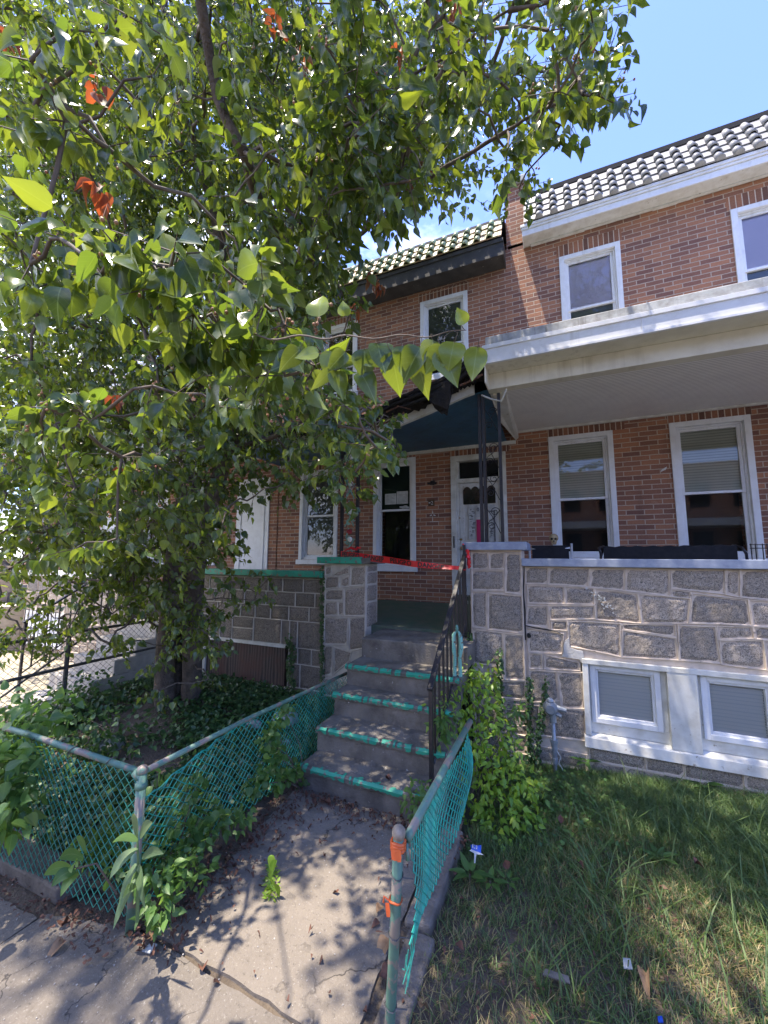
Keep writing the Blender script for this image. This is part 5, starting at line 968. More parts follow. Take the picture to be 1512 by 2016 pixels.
# big-leaved shrub at the left edge
cs = [tuple(at(x, y, depth=d)) for x, y, d in ((0, 1470, 2.2), (45, 1420, 2.5), (-10, 1520, 2.1), (30, 1500, 2.25), (-10, 1580, 2.05), (-50, 1560, 2.1), (15, 1610, 2.0), (-30, 1630, 2.0), (-50, 1480, 2.3), (110, 1400, 2.8), (10, 1390, 2.8), (60, 1440, 2.7), (25, 1560, 2.1))]
bush('leafy_shrub', 'wide-leaved green shrub growing through the front fence at the left edge', 'shrub', (-3.6, 1.6, .02), cs, 42, (.17, .15, .13), .080, .62, WEED, droop=.45)
cs = [tuple(at(x, y, depth=d)) for x, y, d in ((120, 1425, 4.0), (60, 1440, 3.8), (200, 1400, 4.4), (180, 1350, 4.6), (240, 1370, 4.6), (270, 1420, 4.2), (20, 1440, 3.6), (90, 1400, 4.2), (150, 1450, 3.4), (210, 1440, 3.6), (250, 1460, 3.5), (120, 1380, 4.6), (160, 1400, 4.2))]
bush('dark_undergrowth', 'dark leafy undergrowth at the foot of the old fence behind the tree', 'bush', (-4.9, 2.9, .05), cs, 130, (.35, .3, .2), .06, .65, IVY)
# vines on the left fence
def fence_vine(label, pts, per, L=.05, mat=WEED):
    cs = [tuple(at(x, y, X=xx)) for x, y, xx in pts]; b = cs[-1]; bush('fence_vine', label, 'vine', (b[0], b[1], 0), cs, per, (.05, .09, .07), L, .8, mat, 'round', droop=.4, group='vines in the green fence')
fence_vine('round-leaved vine hanging from the green fence nearest the steps', [(560, 1400, -2.03), (540, 1430, -2.0), (530, 1460, -1.98), (545, 1490, -1.96), (525, 1520, -1.96), (550, 1540, -1.95), (575, 1520, -1.95), (500, 1545, -1.98), (600, 1530, -1.95)], 34)
fence_vine('sparse vine threading the torn mesh right of the corner post', [(385, 1530, -2.02), (380, 1560, -2.0), (375, 1590, -1.98), (395, 1610, -1.98), (350, 1620, -1.98), (420, 1600, -1.98), (310, 1525, -2.1)], 14)
cs = [tuple(at(x, y, depth=d)) for x, y, d in ((340, 1640, 2.2), (380, 1660, 2.2), (320, 1690, 2.05), (360, 1700, 2.05), (400, 1640, 2.3), (440, 1620, 2.4), (300, 1720, 1.95), (330, 1750, 1.9), (310, 1790, 1.85), (250, 1640, 2.15), (215, 1630, 2.2), (200, 1660, 2.1), (235, 1700, 2.0), (285, 1650, 2.15), (180, 1680, 2.1), (470, 1610, 2.45), (385, 1720, 2.05))]
bush('weed_patch', 'tangle of small weeds along the foot of the green fence beside the walk', 'weeds', (-2.1, 1.8, 0), cs, 46, (.10, .10, .07), .05, .6, WEED, droop=.25)
# lance-leaved plant in front of the corner post
t = thing('lance_leaved_weed', 'tall weed with long grey-green drooping leaves in front of the fence corner post', 'weed', tuple(at(272, 1790, depth=1.72))); base = at(272, 1790, depth=1.72); topp = at(270, 1640, depth=1.75)
mb = MB(); mb.tube([base+Vector((0, 0, -.05)), base.lerp(topp, .5)+Vector((.006, 0, 0)), topp], [.008, .007, .004], 6); mb.build('stem', surf('green_stem', (.10, .18, .06), (.14, .2, .08), 20, .6, 0), t)
def long_leaf(mb, p0, p1, w, sagz, k=9):
    p0, p1 = Vector(p0), Vector(p1); d = (p1-p0); s = d.cross(Vector((.1, -1, .1))).normalized()
    for i in range(k):
        pass
    vs = []
    for i in range(k):
        u = i/(k-1); p = p0+d*u+Vector((0, 0, sagz*math.sin(math.pi*u*.8))); ww = w*math.sin(math.pi*min(1, u*.93+.07))**.8*.5
        vs += [p-s*ww+Vector((0, -.25*ww, .15*ww)), p, p+s*ww+Vector((0, -.25*ww, .15*ww))]
    mb.add(vs, [(i*3+j, i*3+j+1, (i+1)*3+j+1, (i+1)*3+j) for i in range(k-1) for j in (0, 1)])
def long_set(name, items, mat, par, depth0):
    mb = MB()
    for (x0, y0, x1, y1, w, dd) in items: long_leaf(mb, at(x0, y0, depth=depth0), at(x1, y1, depth=depth0+dd), w*(1.5 if mat is LANCE else 1.15), .03)
    ob = mb.build(name, mat, par, smooth=True); me = ob.data; ul = me.uv_layers.new(name='UVMap'); a = me.attributes.new('rnd', 'FLOAT', 'POINT'); n = len(me.vertices); a.data.foreach_set('value', [((i//27)*.37) % 1 for i in range(n)])
    for lp in me.loops: vi = lp.vertex_index % 27; ul.data[lp.index].uv = ((vi % 3)*.5, (vi//3)/8)
    return ob
long_set('leaf', [(272, 1655, 220, 1668, .030, -.08), (270, 1670, 215, 1740, .032, -.1), (268, 1700, 232, 1810, .028, -.1), (272, 1700, 280, 1790, .034, -.12), (268, 1730, 222, 1840, .028, -.12), (276, 1650, 300, 1628, .026, -.02), (280, 1690, 322, 1690, .026, -.05), (272, 1720, 250, 1770, .028, -.12), (270, 1650, 262, 1610, .024, 0), (275, 1740, 285, 1800, .024, -.1), (268, 1745, 240, 1780, .02, -.13)], LANCE, t, 1.74)
t = thing('weed_sapling', 'low sapling with broad pointed leaves left of the lance-leaved weed', 'weed', tuple(at(215, 1760, depth=1.8))); mb = MB(); mb.tube([at(230, 1760, depth=1.85), at(190, 1700, depth=1.8), at(150, 1710, depth=1.75)], .004, 5); mb.build('stem', TWIG, t)
long_set('leaf', [(165, 1690, 115, 1700, .045, -.03), (150, 1700, 140, 1728, .055, -.05), (145, 1712, 85, 1732, .045, -.05), (150, 1715, 100, 1755, .045, -.06), (170, 1680, 150, 1655, .03, 0), (155, 1720, 118, 1775, .045, -.07)], WEED, t, 1.76)
t = thing('weed', 'single flattened green weed in the crack of the concrete walk', 'weed', tuple(at(535, 1760, Z=0)))
P0 = np.array([tuple(at(535+random.uniform(-12, 12), 1715+random.uniform(-12, 55), Z=.012)) for _ in range(90)]); leaves('foliage', P0, rand_dir(90)*[1, 1, .5]+[0, -.2, .35], rand_dir(90)*.5+[0, 0, 1], np.full(90, .03), np.full(90, .014), rng.random(90), VINE, t)
long_set('broad_leaf', [(537, 1765, 526, 1815, .036, -.02), (535, 1715, 535, 1690, .04, .02), (542, 1740, 550, 1775, .03, 0), (530, 1730, 545, 1700, .03, 0)], VINE, t, at(535, 1760, Z=.02).dot(_f)-CZ*_f.z+0.0)
def rosette(label, px, py, n, L, mat=WEED, z=None, name='creeper_sprig'):
    p = at(px, py, Z=(lawn_z(0, 2.4)+.05 if z is None else z)); t = thing(name, label, 'weed', tuple(p)); a = np.linspace(0, 6.28, n, endpoint=False)+rng.random(n)*.5; D = np.stack([np.cos(a), np.sin(a), .15+.3*rng.random(n)], 1); P = np.array(tuple(p))[None]+D*.02; leaves('foliage', P, D, np.tile([[0, 0, 1.]], (n, 1)), L*(.8+.4*rng.random(n)), L*.42*(.8+.4*rng.random(n)), rng.random(n)*.8, mat, t); mb = MB(); mb.tube([p+Vector((0, 0, -.06)), p], .004, 5); mb.build('stem', TWIG, t)
rosette('five-leaved creeper sprig below the blue wrapper on the lawn', 925, 1722, 6, .11); rosette('darker creeper sprig right of the five-leaved one', 965, 1735, 6, .08); rosette('small creeper sprig at the right end of the row on the lawn', 1000, 1735, 5, .07)
rosette('broad-leaved lawn weed in the sunlit patch', 1300, 1690, 7, .10, WEED, -.03, 'lawn_weed'); rosette('green dock leaves against the foundation under the white basement sill', 1385, 1545, 7, .14, WEED, -.03, 'lawn_weed'); rosette('weed leaves at the wall beside the basement frame', 1150, 1500, 8, .12, WEED, -.02, 'lawn_weed')
# ground cover, grass, litter
def ground_pts(n, x0, x1, y0, y1, fz, w=None):
    X = x0+(x1-x0)*rng.random(n); Y = y0+(y1-y0)*rng.random(n); return X, Y, np.array([fz(a, b) for a, b in zip(X, Y)])
X, Y, Z = ground_pts(21000, -5.3, -2.08, 1.55, 4.25, bed_z)
dn = (np.sin(X*2.1+1)+np.cos(Y*2.6+X)+rng.normal(0, .5, len(X))) > -.75; clear = ((X+3.3)**2/.16+(Y-2.45)**2/.04) > 1; k = dn & clear; X, Y, Z = X[k], Y[k], Z[k]; n = len(X)
P = np.stack([X, Y, Z+.01+.09*rng.random(n)], 1); tag(leaves('ground_ivy', P, rand_dir(n)*[1, 1, .4]+[0, 0, .1], rand_dir(n)*.45+[0, -.3, 1], .028+.03*rng.random(n), .024+.022*rng.random(n), rng.random(n), IVY, None, 'round'), kind='stuff')
X, Y, Z = ground_pts(5000, -.6, .6, 2.7, 4.2, lawn_z); k = rng.random(len(X)) < np.exp(-((X+.1)**2/.16+(Y-3.8)**2/.25)); X, Y, Z = X[k], Y[k], Z[k]; n = len(X)
P = np.stack([X, Y, Z+.02+.08*rng.random(n)], 1); tag(leaves('lawn_clover', P, rand_dir(n)*[1, 1, .4]+[0, 0, .1], rand_dir(n)*.4+[0, -.2, 1], .018+.015*rng.random(n), .016+.012*rng.random(n), rng.random(n), WEED, None, 'round'), kind='stuff')
def grass(name, X, Y, Z, H, Wd, rnd, lean=.5):
    n = len(X); a = rng.random(n)*6.28; d = np.stack([np.cos(a), np.sin(a), np.zeros(n)], 1); s = np.stack([-np.sin(a), np.cos(a), np.zeros(n)], 1); b = lean*(.3+1.2*rng.random(n))*H
    P = np.stack([X, Y, Z-.01], 1); tw = rng.normal(0, .5, (n, 1)); s2 = norm(s+d*tw); V = []
    for t, w in ((0, .8), (.38, 1), (.72, .7)):
        c = P+d*(b*t**1.8)[:, None]+np.array([0, 0, 1])*(H*(t-.30*t*t*lean))[:, None]; V += [c-s2*(Wd*w/2)[:, None], c+s2*(Wd*w/2)[:, None]]
    V.append(P+d*b[:, None]+np.array([0, 0, 1])*(H*(1-.30*lean))[:, None]); V = np.stack(V, 1); F = np.array([(0, 1, 3, 2), (2, 3, 5, 4)]); T = np.array([(4, 5, 6)]); off = (np.arange(n)*7)[:, None, None]
    return tag(fast_mesh(name, V.reshape(-1, 3), [(F[None]+off).reshape(-1, 4), (T[None]+off).reshape(-1, 3)], GRASS, None, np.repeat(rnd, 7)), kind='stuff')
X, Y, Z = ground_pts(270000, -.64, 3.6, .95, 4.28, lawn_z)
dens = .30+.75*np.clip((Y-1.6)/1.8, 0, 1)*np.clip(.55+.45*np.sin(X*2.3+Y*1.7)+.25*np.sin(X*5.1-Y*3.3), .15, 1)+.2*np.clip(X-.9, 0, 1); dens *= np.where((X < -.2) & (Y < 2.6), .55, 1); k = rng.random(len(X)) < dens; X, Y, Z = X[k], Y[k], Z[k]; n = len(X)
straw = np.clip(.58-.48*np.clip((Y-2.0)/1.5, 0, 1)+.2*np.sin(X*3+Y*2.2)-.15*np.clip(X-.7, 0, 1.5), .06, .85); r0 = rng.random(n); rnd = np.where(rng.random(n) < straw, .78+.2*r0, .55*r0)
H = (.05+.065*rng.random(n))*(.8+.6*np.clip((Y-2.4)/1.4, 0, 1)); H = np.where(rnd > .7, H*.8, H); grass('lawn_grass', X, Y, Z, H, .0028+.0024*rng.random(n), rnd, .8)
cx = []; 
for (x, y, m, r_) in ((1.45, 2.65, 260, .45), (1.75, 3.1, 240, .45), (1.3, 3.2, 120, .35), (.15, 2.75, 70, .16), (.2, 2.4, 40, .14), (.55, 1.75, 45, .13), (.85, 1.75, 30, .1), (1.05, 2.05, 40, .2), (1.5, 2.2, 110, .35), (.35, 3.3, 60, .3), (.9, 3.6, 120, .45), (1.2, 1.9, 30, .15), (.7, 2.6, 30, .25), (2.2, 3.4, 160, .5), (-.1, 2.0, 24, .12), (.28, 1.62, 30, .1)):
    cx += [(x+rng.normal(0, r_*.6), y+rng.normal(0, r_*.6)) for _ in range(m)]
cx = np.array([c for c in cx if c[1] < 4.2 and c[0] > -.5]); n = len(cx); grass('tall_grass', cx[:, 0], cx[:, 1], np.array([lawn_z(a, b) for a, b in cx]), .17+.20*rng.random(n), .0045+.004*rng.random(n), .15+.45*rng.random(n), .85)
X, Y, Z = ground_pts(5600, -2.1, -.6, 1.42, 2.8, lambda a, b: .004); dl_ = np.minimum(np.abs(X+1.9-.0), np.abs(Y-2.75)*1.3); k = rng.random(len(X)) < np.exp(-dl_/.10)*.9+.012; X, Y, Z = X[k], Y[k], Z[k]; n = len(X)
P = np.stack([X, Y, Z+.008+.012*rng.random(n)], 1); tag(leaves('leaf_litter', P, rand_dir(n)*[1, 1, .25], rand_dir(n)*.4+[0, 0, 1], .012+.030*rng.random(n)**2, .008+.018*rng.random(n)**2, rng.random(n), DRY, None, 'ovate', 1.2, 1.), kind='stuff')
X, Y, Z = ground_pts(420, -.6, 2.6, 1.2, 4.1, lawn_z); n = len(X); P = np.stack([X, Y, Z+.02+.03*rng.random(n)], 1); tag(leaves('lawn_litter', P, rand_dir(n)*[1, 1, .3], rand_dir(n)*.4+[0, 0, 1], .012+.02*rng.random(n), .008+.01*rng.random(n), rng.random(n), DRY, None), kind='stuff')
X, Y, Z = ground_pts(900, -3.4, -1.95, 1.28, 1.9, lambda a, b: .02); n = len(X); P = np.stack([X, Y, Z+.01*rng.random(n)], 1); tag(leaves('bed_litter', P, rand_dir(n)*[1, 1, .3], rand_dir(n)*.4+[0, 0, 1], .010+.022*rng.random(n), .007+.013*rng.random(n), rng.random(n), DRY, None), kind='stuff')
X, Y, Z = ground_pts(900, -3.2, .8, .9, 2.75, lambda a, b: .001); k = (X < -.66); X, Y, Z = X[k], Y[k], Z[k]; mb = MB()
for x, y, z in zip(X, Y, Z): s_ = random.uniform(.001, .003); mb.box(x-s_, x+s_, y-s_, y+s_, z-.001, z+s_*.8, j=s_*.4)
tag(mb.build('grit', surf('pale_grit', (.42, .40, .37), (.22, .2, .18), 300, .9, 0)), kind='stuff')
def dry_leaf(label, px, py, L, mat, z=.012, shape='ovate', grp='dry fallen leaves'):
    p = at(px, py, Z=z); n = 1; a = rng.random()*6.28; o = leaves('fallen_leaf', np.array([tuple(p)]), np.array([[math.cos(a), math.sin(a), .12]]), np.array([[.2*rng.normal(), .2*rng.normal(), 1.]]), np.array([L]), np.array([L*.7]), np.array([.5]), mat, None, shape, 1.2, .9)
    tag(rebase(o, p), label, 'leaf', grp)
for l_, x, y, L, m in (('rust-brown curled leaf against the foot of the leaning post', 750, 1912, .075, DRY), ('folded tan leaf left of the leaning post, beside the teal mesh end', 765, 1848, .10, DRY2), ('olive dry leaf above the folded tan leaf by the post', 750, 1782, .06, DRY2), ('brown leaf on the walk just above the kerb break', 745, 1812, .045, DRY), ('dry leaf on the lowest teal-edged step', 760, 1532, .06, DRY), ('tiny red leaf in the middle of the walk', 664, 1758, .035, DRY), ('orange-brown leaf at the bottom edge of the weeds, left of the walk', 127, 1852, .08, DRY2), ('brown leaf standing among weeds left of the walk', 122, 1825, .06, DRY), ('tan leaf at the joint beside the white chip', 285, 1850, .045, DRY2), ('twisted brown leaf lying in the walk crack', 398, 1912, .06, DRY), ('brown leaf under the green fence vine near the steps', 500, 1650, .07, DRY), ('rust leaf left of the first step', 560, 1600, .07, DRY), ('curled leaf at the foot of the first step', 640, 1580, .07, DRY), ('dark curled leaf beside the first step riser', 620, 1585, .055, DRY), ('brown leaf lying by the step corner weeds', 700, 1600, .05, DRY), ('leaf half way along the left walk edge', 455, 1690, .05, DRY2)):
    dry_leaf(l_, x, y, L, m, .19 if 'lowest' in l_ else .014)
for l_, x, y, L, m in (('red-brown leaf on the lawn right of the creeper sprigs', 1000, 1712, .07, DRY), ('small brown leaf low on the lawn, below the creeper sprigs', 900, 1855, .05, DRY), ('tan leaf on the broken kerb', 848, 1765, .07, DRY2), ('yellowish leaf in the dirt near the bottom of the lawn', 828, 1985, .05, DRY2), ('brown leaf high on the lawn under the vine bush', 1105, 1622, .06, DRY), ('orange leaf in the sunlit lawn patch', 1305, 1750, .045, DRY2), ('pale red leaf between grass tufts left of the sunlit patch', 1138, 1700, .045, DRY), ('brown leaf among the right-hand tufts', 1368, 1700, .05, DRY), ('tan leaf beside the white wrapper on the lawn', 1272, 1915, .07, DRY2)):
    dry_leaf(l_, x, y, L, m, .035)
p = at(935, 1680, Z=.02); t = thing('snack_wrapper', 'blue and white torn wrapper on the lawn beside the teal mesh', 'litter', tuple(p)); mb = MB(); mb.add([p+Vector(v) for v in ((-.03, .02, .03), (.035, .025, .04), (.04, -.015, .02), (-.02, -.015, .025), (.0, .0, .045))], [(0, 1, 4), (1, 2, 4), (2, 3, 4), (3, 0, 4)]); mb.build('blue_half', BLUEP, t)
mb = MB(); mb.add([p+Vector(v) for v in ((-.02, -.014, .026), (.04, -.014, .021), (.06, -.02, .02), (.015, -.03, .018), (.02, -.09, .008), (.012, -.09, .006), (.002, -.03, .02), (-.03, -.02, .02))], [(0, 1, 2, 3), (0, 3, 6, 7), (3, 4, 5, 6)]); mb.build('white_half', PAPER, t)
mb = MB(); [mb.add([p+Vector((-.015+.012*i, -.010, .0335)), p+Vector((-.008+.012*i, -.010, .0335)), p+Vector((-.010+.012*i, .006, .0445)), p+Vector((-.016+.012*i, .006, .0445))], [(0, 1, 2, 3)]) for i in range(3)]; mb.build('print_mark', PAPER, t)
def scrap(name, label, px, py, w, h, mat, z=.03):
    p = at(px, py, Z=z); mb = MB(); mb.add([p+Vector(v) for v in ((-w/2, -h/2, 0), (w/2, -h/2*.8, .004), (w/2*.9, h/2, .008), (-w/2*.8, h/2*.9, .002))], [(0, 1, 2, 3)]); mb.add([p+Vector(v) for v in ((-w/2, -h/2, -.004), (w/2, -h/2*.8, 0), (w/2*.9, h/2, .004), (-w/2*.8, h/2*.9, -.002))], [(3, 2, 1, 0)]); tag(rebase(mb.build(name, mat), p), label, 'litter')
scrap('plastic_wrapper', 'crumpled clear-white wrapper in the sunny lower lawn', 1235, 1898, .035, .05, PAPER); scrap('paper_scrap', 'white paper chip at the corner of the walk slab', 295, 1867, .05, .045, PAPER, .01); scrap('cardboard_piece', 'flat grey-tan board piece in the lower lawn', 1095, 1922, .11, .03, surf('cardboard', (.22, .19, .16), (.16, .14, .12), 9, .9, 0)); scrap('candy_wrapper', 'tiny blue and white wrapper at the bottom edge of the lawn', 1300, 2008, .018, .02, BLUEP); scrap('foil_scrap', 'white and blue scrap caught under the vines by the green fence', 390, 1645, .05, .05, PAPER, .10)
def rock(label, px, py, r_, X_=None, z=.1):
    p = at(px, py, Z=z); t = MB(); t.ball(p, r_*1.2, r_, r_*.75, 16, 10, j=.05); tag(rebase(t.build('rock', ROCKM, smooth=True), p+Vector((0, 0, -r_*.7))), label, 'rock', 'rocks in the tree bed')
rock('round lichened rock inside the green fence nearest the steps', 562, 1415, .12, z=.18); rock('smaller pale rock left of the round one, by the rail', 500, 1428, .07, z=.14); rock('rock low against the green mesh', 560, 1470, .085, z=.05); rock('flat pale stone slab left of the tree foot', 215, 1470, .14, z=.06)
# ================================================================ the tree
TR = thing('pear_tree', 'large two-stemmed leafy pear tree in the fenced bed, boughs hanging over the walk', 'tree', (-3.75, 3.2, .1))
def pts_of(L): return [at(x, y, depth=d) for x, y, d in L]
stemR = pts_of([(380, 1425, 4.55), (378, 1330, 4.5), (383, 1150, 4.4), (408, 1020, 4.35), (450, 885, 4.2), (515, 730, 4.0), (590, 520, 3.8), (640, 350, 3.7), (670, 170, 3.7), (690, 0, 3.8)])
stemL = pts_of([(328, 1430, 4.45), (325, 1330, 4.45), (338, 1150, 4.4), (360, 1000, 4.3), (395, 820, 4.2), (425, 640, 4.1), (430, 450, 4.0), (370, 260, 3.9), (330, 80, 3.9), (320, -80, 4.0)])
stemC = pts_of([(352, 1420, 4.6), (352, 1250, 4.6), (370, 1080, 4.7), (380, 900, 4.8), (340, 700, 4.8), (250, 520, 4.7), (180, 350, 4.5), (120, 150, 4.3)])
limb1 = [stemR[6], at(560, 480, depth=3.2), at(520, 420, depth=2.6), at(480, 300, depth=2.1), Vector((-1.5, 1.2, 4.3)), Vector((-1.1, .6, 4.9)), Vector((-.5, 0, 5.2)), Vector((.4, -.4, 5.4)), Vector((1.3, -.5, 5.5))]
limb2 = [stemR[6], at(680, 480, depth=3.2), at(760, 420, depth=2.7), at(860, 340, depth=2.3), at(980, 270, depth=2.0), at(1060, 220, depth=1.9), at(1150, 185, depth=1.85)]
limb3 = [stemR[7], at(720, 250, depth=3.3), at(780, 170, depth=2.9), at(880, 110, depth=2.5), at(1000, 20, depth=2.2)]
limb4 = [stemL[4], at(330, 720, depth=3.2), at(270, 620, depth=2.4), at(210, 420, depth=1.9), at(130, 250, depth=1.6)]
limb5 = [stemR[4], at(540, 860, depth=3.7), at(640, 810, depth=3.2), at(730, 850, depth=2.9), at(780, 880, depth=2.8)]
limb6 = [stemL[3], at(250, 1050, depth=3.8), at(130, 1050, depth=3.5), at(20, 1120, depth=3.3)]
mb = MB()
def smooth_pts(L, k=4):
    out = []
    for i in range(len(L)-1):
        p0, p1, p2, p3 = L[max(0, i-1)], L[i], L[i+1], L[min(len(L)-1, i+2)]
        for j in range(k): t = j/k; out.append(.5*((2*p1)+(p2-p0)*t+(2*p0-5*p1+4*p2-p3)*t*t+(3*p1-p0-3*p2+p3)*t**3))
    return out+[L[-1]]
def limb(L, r0, r1, par, name='trunk'):
    s = smooth_pts(L, 5); n = len(s); mb = MB(); rs = [(r0+(r1-r0)*(i/(n-1))**.8)*(1+.05*math.sin(i*2.1)) for i in range(n)]; rs[0] *= 1.35; rs[1] *= 1.12
    mb.tube([p+Vector((random.uniform(-.006, .006), random.uniform(-.006, .006), 0)) for p in s], rs, 12); mb.build(name, BARK, par, smooth=True); return s
nodes = []
for L, a, b, nm in ((stemR, .125, .035, 'trunk'), (stemL, .125, .03, 'trunk'), (stemC, .09, .025, 'trunk'), (limb1, .045, .012, 'bough'), (limb2, .020, .005, 'bough'), (limb3, .018, .006, 'bough'), (limb4, .011, .004, 'bough'), (limb5, .03, .006, 'bough'), (limb6, .03, .006, 'bough')):
    s = limb(L, a, b, TR, nm); nodes += [tuple(p) for p in s[6 if nm == 'trunk' else 2:]]
POLY = [(-60, -60), (1180, -60), (1218, 60), (1215, 190), (1150, 225), (1085, 300), (1045, 390), (985, 420), (930, 405), (880, 430), (800, 400), (760, 440), (722, 480), (690, 520), (730, 560), (722, 620), (640, 640), (660, 700), (740, 770), (790, 840), (760, 890), (740, 950), (700, 990), (640, 1000), (560, 985), (535, 960), (500, 1000), (470, 1060), (500, 1120), (560, 1130), (545, 1170), (470, 1220), (430, 1300), (400, 1370), (330, 1400), (280, 1370), (290, 1290), (260, 1250), (200, 1190), (120, 1170), (-60, 1220)]
def inpoly(x, y, P=POLY):
    c = False; j = len(P)-1
    for i in range(len(P)):
        if (P[i][1] > y) != (P[j][1] > y) and x < (P[j][0]-P[i][0])*(y-P[i][1])/(P[j][1]-P[i][1])+P[i][0]: c = not c
        j = i
    return c
rr = random.Random(5); lobes = []
sunny = [at(x, y, depth=d) for x, y, d in ((640, 690, .93), (760, 690, .84), (830, 700, .81), (915, 690, .78), (560, 640, 1.0), (300, 500, 1.0), (420, 480, 1.1), (430, 640, 1.15))]
def sunlit_ok(p, r_):
    "leave the sun its way to the upper wall, the porch fascia, the leading shoot and a few ground patches"
    t = 6.2-p.y; x_, z_ = p.x+SA*t, p.z-SB*t
    if x_ > -1.3-r_ and z_ > 4.2: return False
    t = 4.05-p.y; x_, z_ = p.x+SA*t, p.z-SB*t
    if t > -r_ and x_ > .35-r_*.5 and z_ > 3.85: return False
    if t > 0 and .95 < x_ < 2.2 and .55 < z_ < 1.35 and rr.random() < .8: return False
    for q in sunny:
        v = p-q; k_ = v.dot(-LD)
        if k_ > 0 and (v+LD*k_).length < .30+r_*.6: return False
    t = p.z/SB; gx_, gy_ = p.x+SA*t, p.y+t
    for cx_, cy_, cr_ in ((1.15, 1.72, .42), (.55, 2.55, .18), (-.95, 1.6, .15), (1.6, 2.2, .2), (-1.3, 1.25, .25), (-1.35, 1.85, .16), (-1.7, 1.55, .12), (-1.15, 2.2, .12), (-2.4, 1.0, .2)):
        if math.hypot(gx_-cx_, gy_-cy_) < cr_+.15: return False
    return True
def edge_dist(x, y):
    m = 1e9
    for i in range(len(POLY)):
        a, b = POLY[i-1], POLY[i]; dx_, dy_ = b[0]-a[0], b[1]-a[1]; t = max(0, min(1, ((x-a[0])*dx_+(y-a[1])*dy_)/(dx_*dx_+dy_*dy_+1e-9))); m = min(m, math.hypot(x-a[0]-t*dx_, y-a[1]-t*dy_))
    return m
tries = 0
while len(lobes) < 640 and tries < 40000:
    tries += 1; x = rr.uniform(-60, 1220); y = rr.uniform(-60, 1400)
    if not inpoly(x, y): continue
    if x > 620: d = rr.uniform(1.7, 3.8) if y < 450 else rr.uniform(2.2, 3.8)
    elif y > 1080: d = rr.uniform(3.3, 4.9)
    elif y > 850: d = rr.uniform(2.3, 5.2)
    else: d = 1.5+4.2*rr.random()**.75
    if x > 850 and rr.random() < .35: continue
    if y > 1120 and rr.random() < .35: continue
    if y > 1210 and 270 < x < 440 and rr.random() < .6: continue
    p = at(x, y, depth=d); hd = math.hypot(p.x+3.5, p.y-3.1)
    if p.x < -6.6 or p.z < .45 or hd > 4.6: continue
    if p.z < 4.6 and p.y > 3.85: continue
    if p.y > 5.2 or p.z > 9.5: continue
    r_ = min(.42, .20+.05*d)
    e = edge_dist(x, y)*d/FP
    if e < r_*.8: r_ = max(.14, e*1.1)
    if not sunlit_ok(p, r_): continue
    lobes.append((p, r_, max(16, int(85*(r_/.4)**1.5)), .070 if d > 2.4 else .072))
tries = k = 0
while k < 520 and tries < 30000:      # the far side of the crown
    tries += 1; x = rr.uniform(-60, 900); y = rr.uniform(-60, 1000); d = rr.uniform(4.2, 6.6)
    if not inpoly(x, y): continue
    p = at(x, y, depth=d)
    if p.x < -8.6 or p.z < 1.5 or p.z > 9.8 or p.y > 5.2 or (p.z < 4.6 and p.y > 3.85) or (p.x < -6 and p.z < 2.6) or edge_dist(x, y)*d/FP < .3 or not sunlit_ok(p, .4): continue
    lobes.append((p, .46, 74, .085)); k += 1
tries = k = 0
while k < 335 and tries < 20000:       # crown lobes out of view above the photographer, added to shade walk and lawn
    tries += 1; z_ = rr.uniform(4.4, 10); p = Vector((rr.uniform(-3.4, 3.4)-SA*z_/SB, rr.uniform(.7, 4.7)-z_/SB, z_)); q = px_of(p)
    if not sunlit_ok(p, .4): continue
    if q and -120 < q[0] < 1950 and q[1] > -300: continue
    lobes.append((p, .40, 62, .078)); k += 1
for _ in range(70):
    x = rr.uniform(-20, 420); y = rr.uniform(1110, 1300); p = at(x, y, depth=rr.uniform(3.6, 4.7))
    if p.x > -6.3: lobes.append((p, .20, 22, .066))
near = [(95, 170, 1.35), (150, 60, 1.2), (40, 260, 1.4), (250, 30, 1.3), (60, 120, 1.2), (120, 470, 1.25), (60, 520, 1.3), (210, 290, 1.4), (300, 150, 1.6), (640, 90, 1.7), (700, 40, 1.6), (560, 300, 1.7), (240, 500, .98), (300, 520, 1.0), (350, 500, .95), (200, 540, 1.05), (130, 240, 1.3), (380, 620, 1.1), (330, 560, 1.0), (430, 640, 1.15), (450, 700, 1.2), (400, 740, 1.2), (520, 600, 1.1), (560, 640, 1.1), (480, 560, 1.15), (620, 720, 1.1), (560, 740, 1.2), (180, 830, 1.6), (90, 800, 1.6), (80, 880, 1.7), (240, 900, 2.0), (430, 800, 1.6), (680, 800, 1.7), (740, 880, 1.9), (700, 930, 2.0), (300, 760, 1.5), (230, 1060, 2.0), (150, 1080, 2.1), (1170, 60, 1.6), (1080, 60, 1.7), (1100, 180, 1.75), (1180, 190, 1.8), (1000, 300, 1.9), (950, 60, 1.8), (860, 60, 1.7)]
for x, y, d in near: lobes.append((at(x, y, depth=d), .07+.055*d, int(11+9*d), .072 if d > 1.25 else .078))
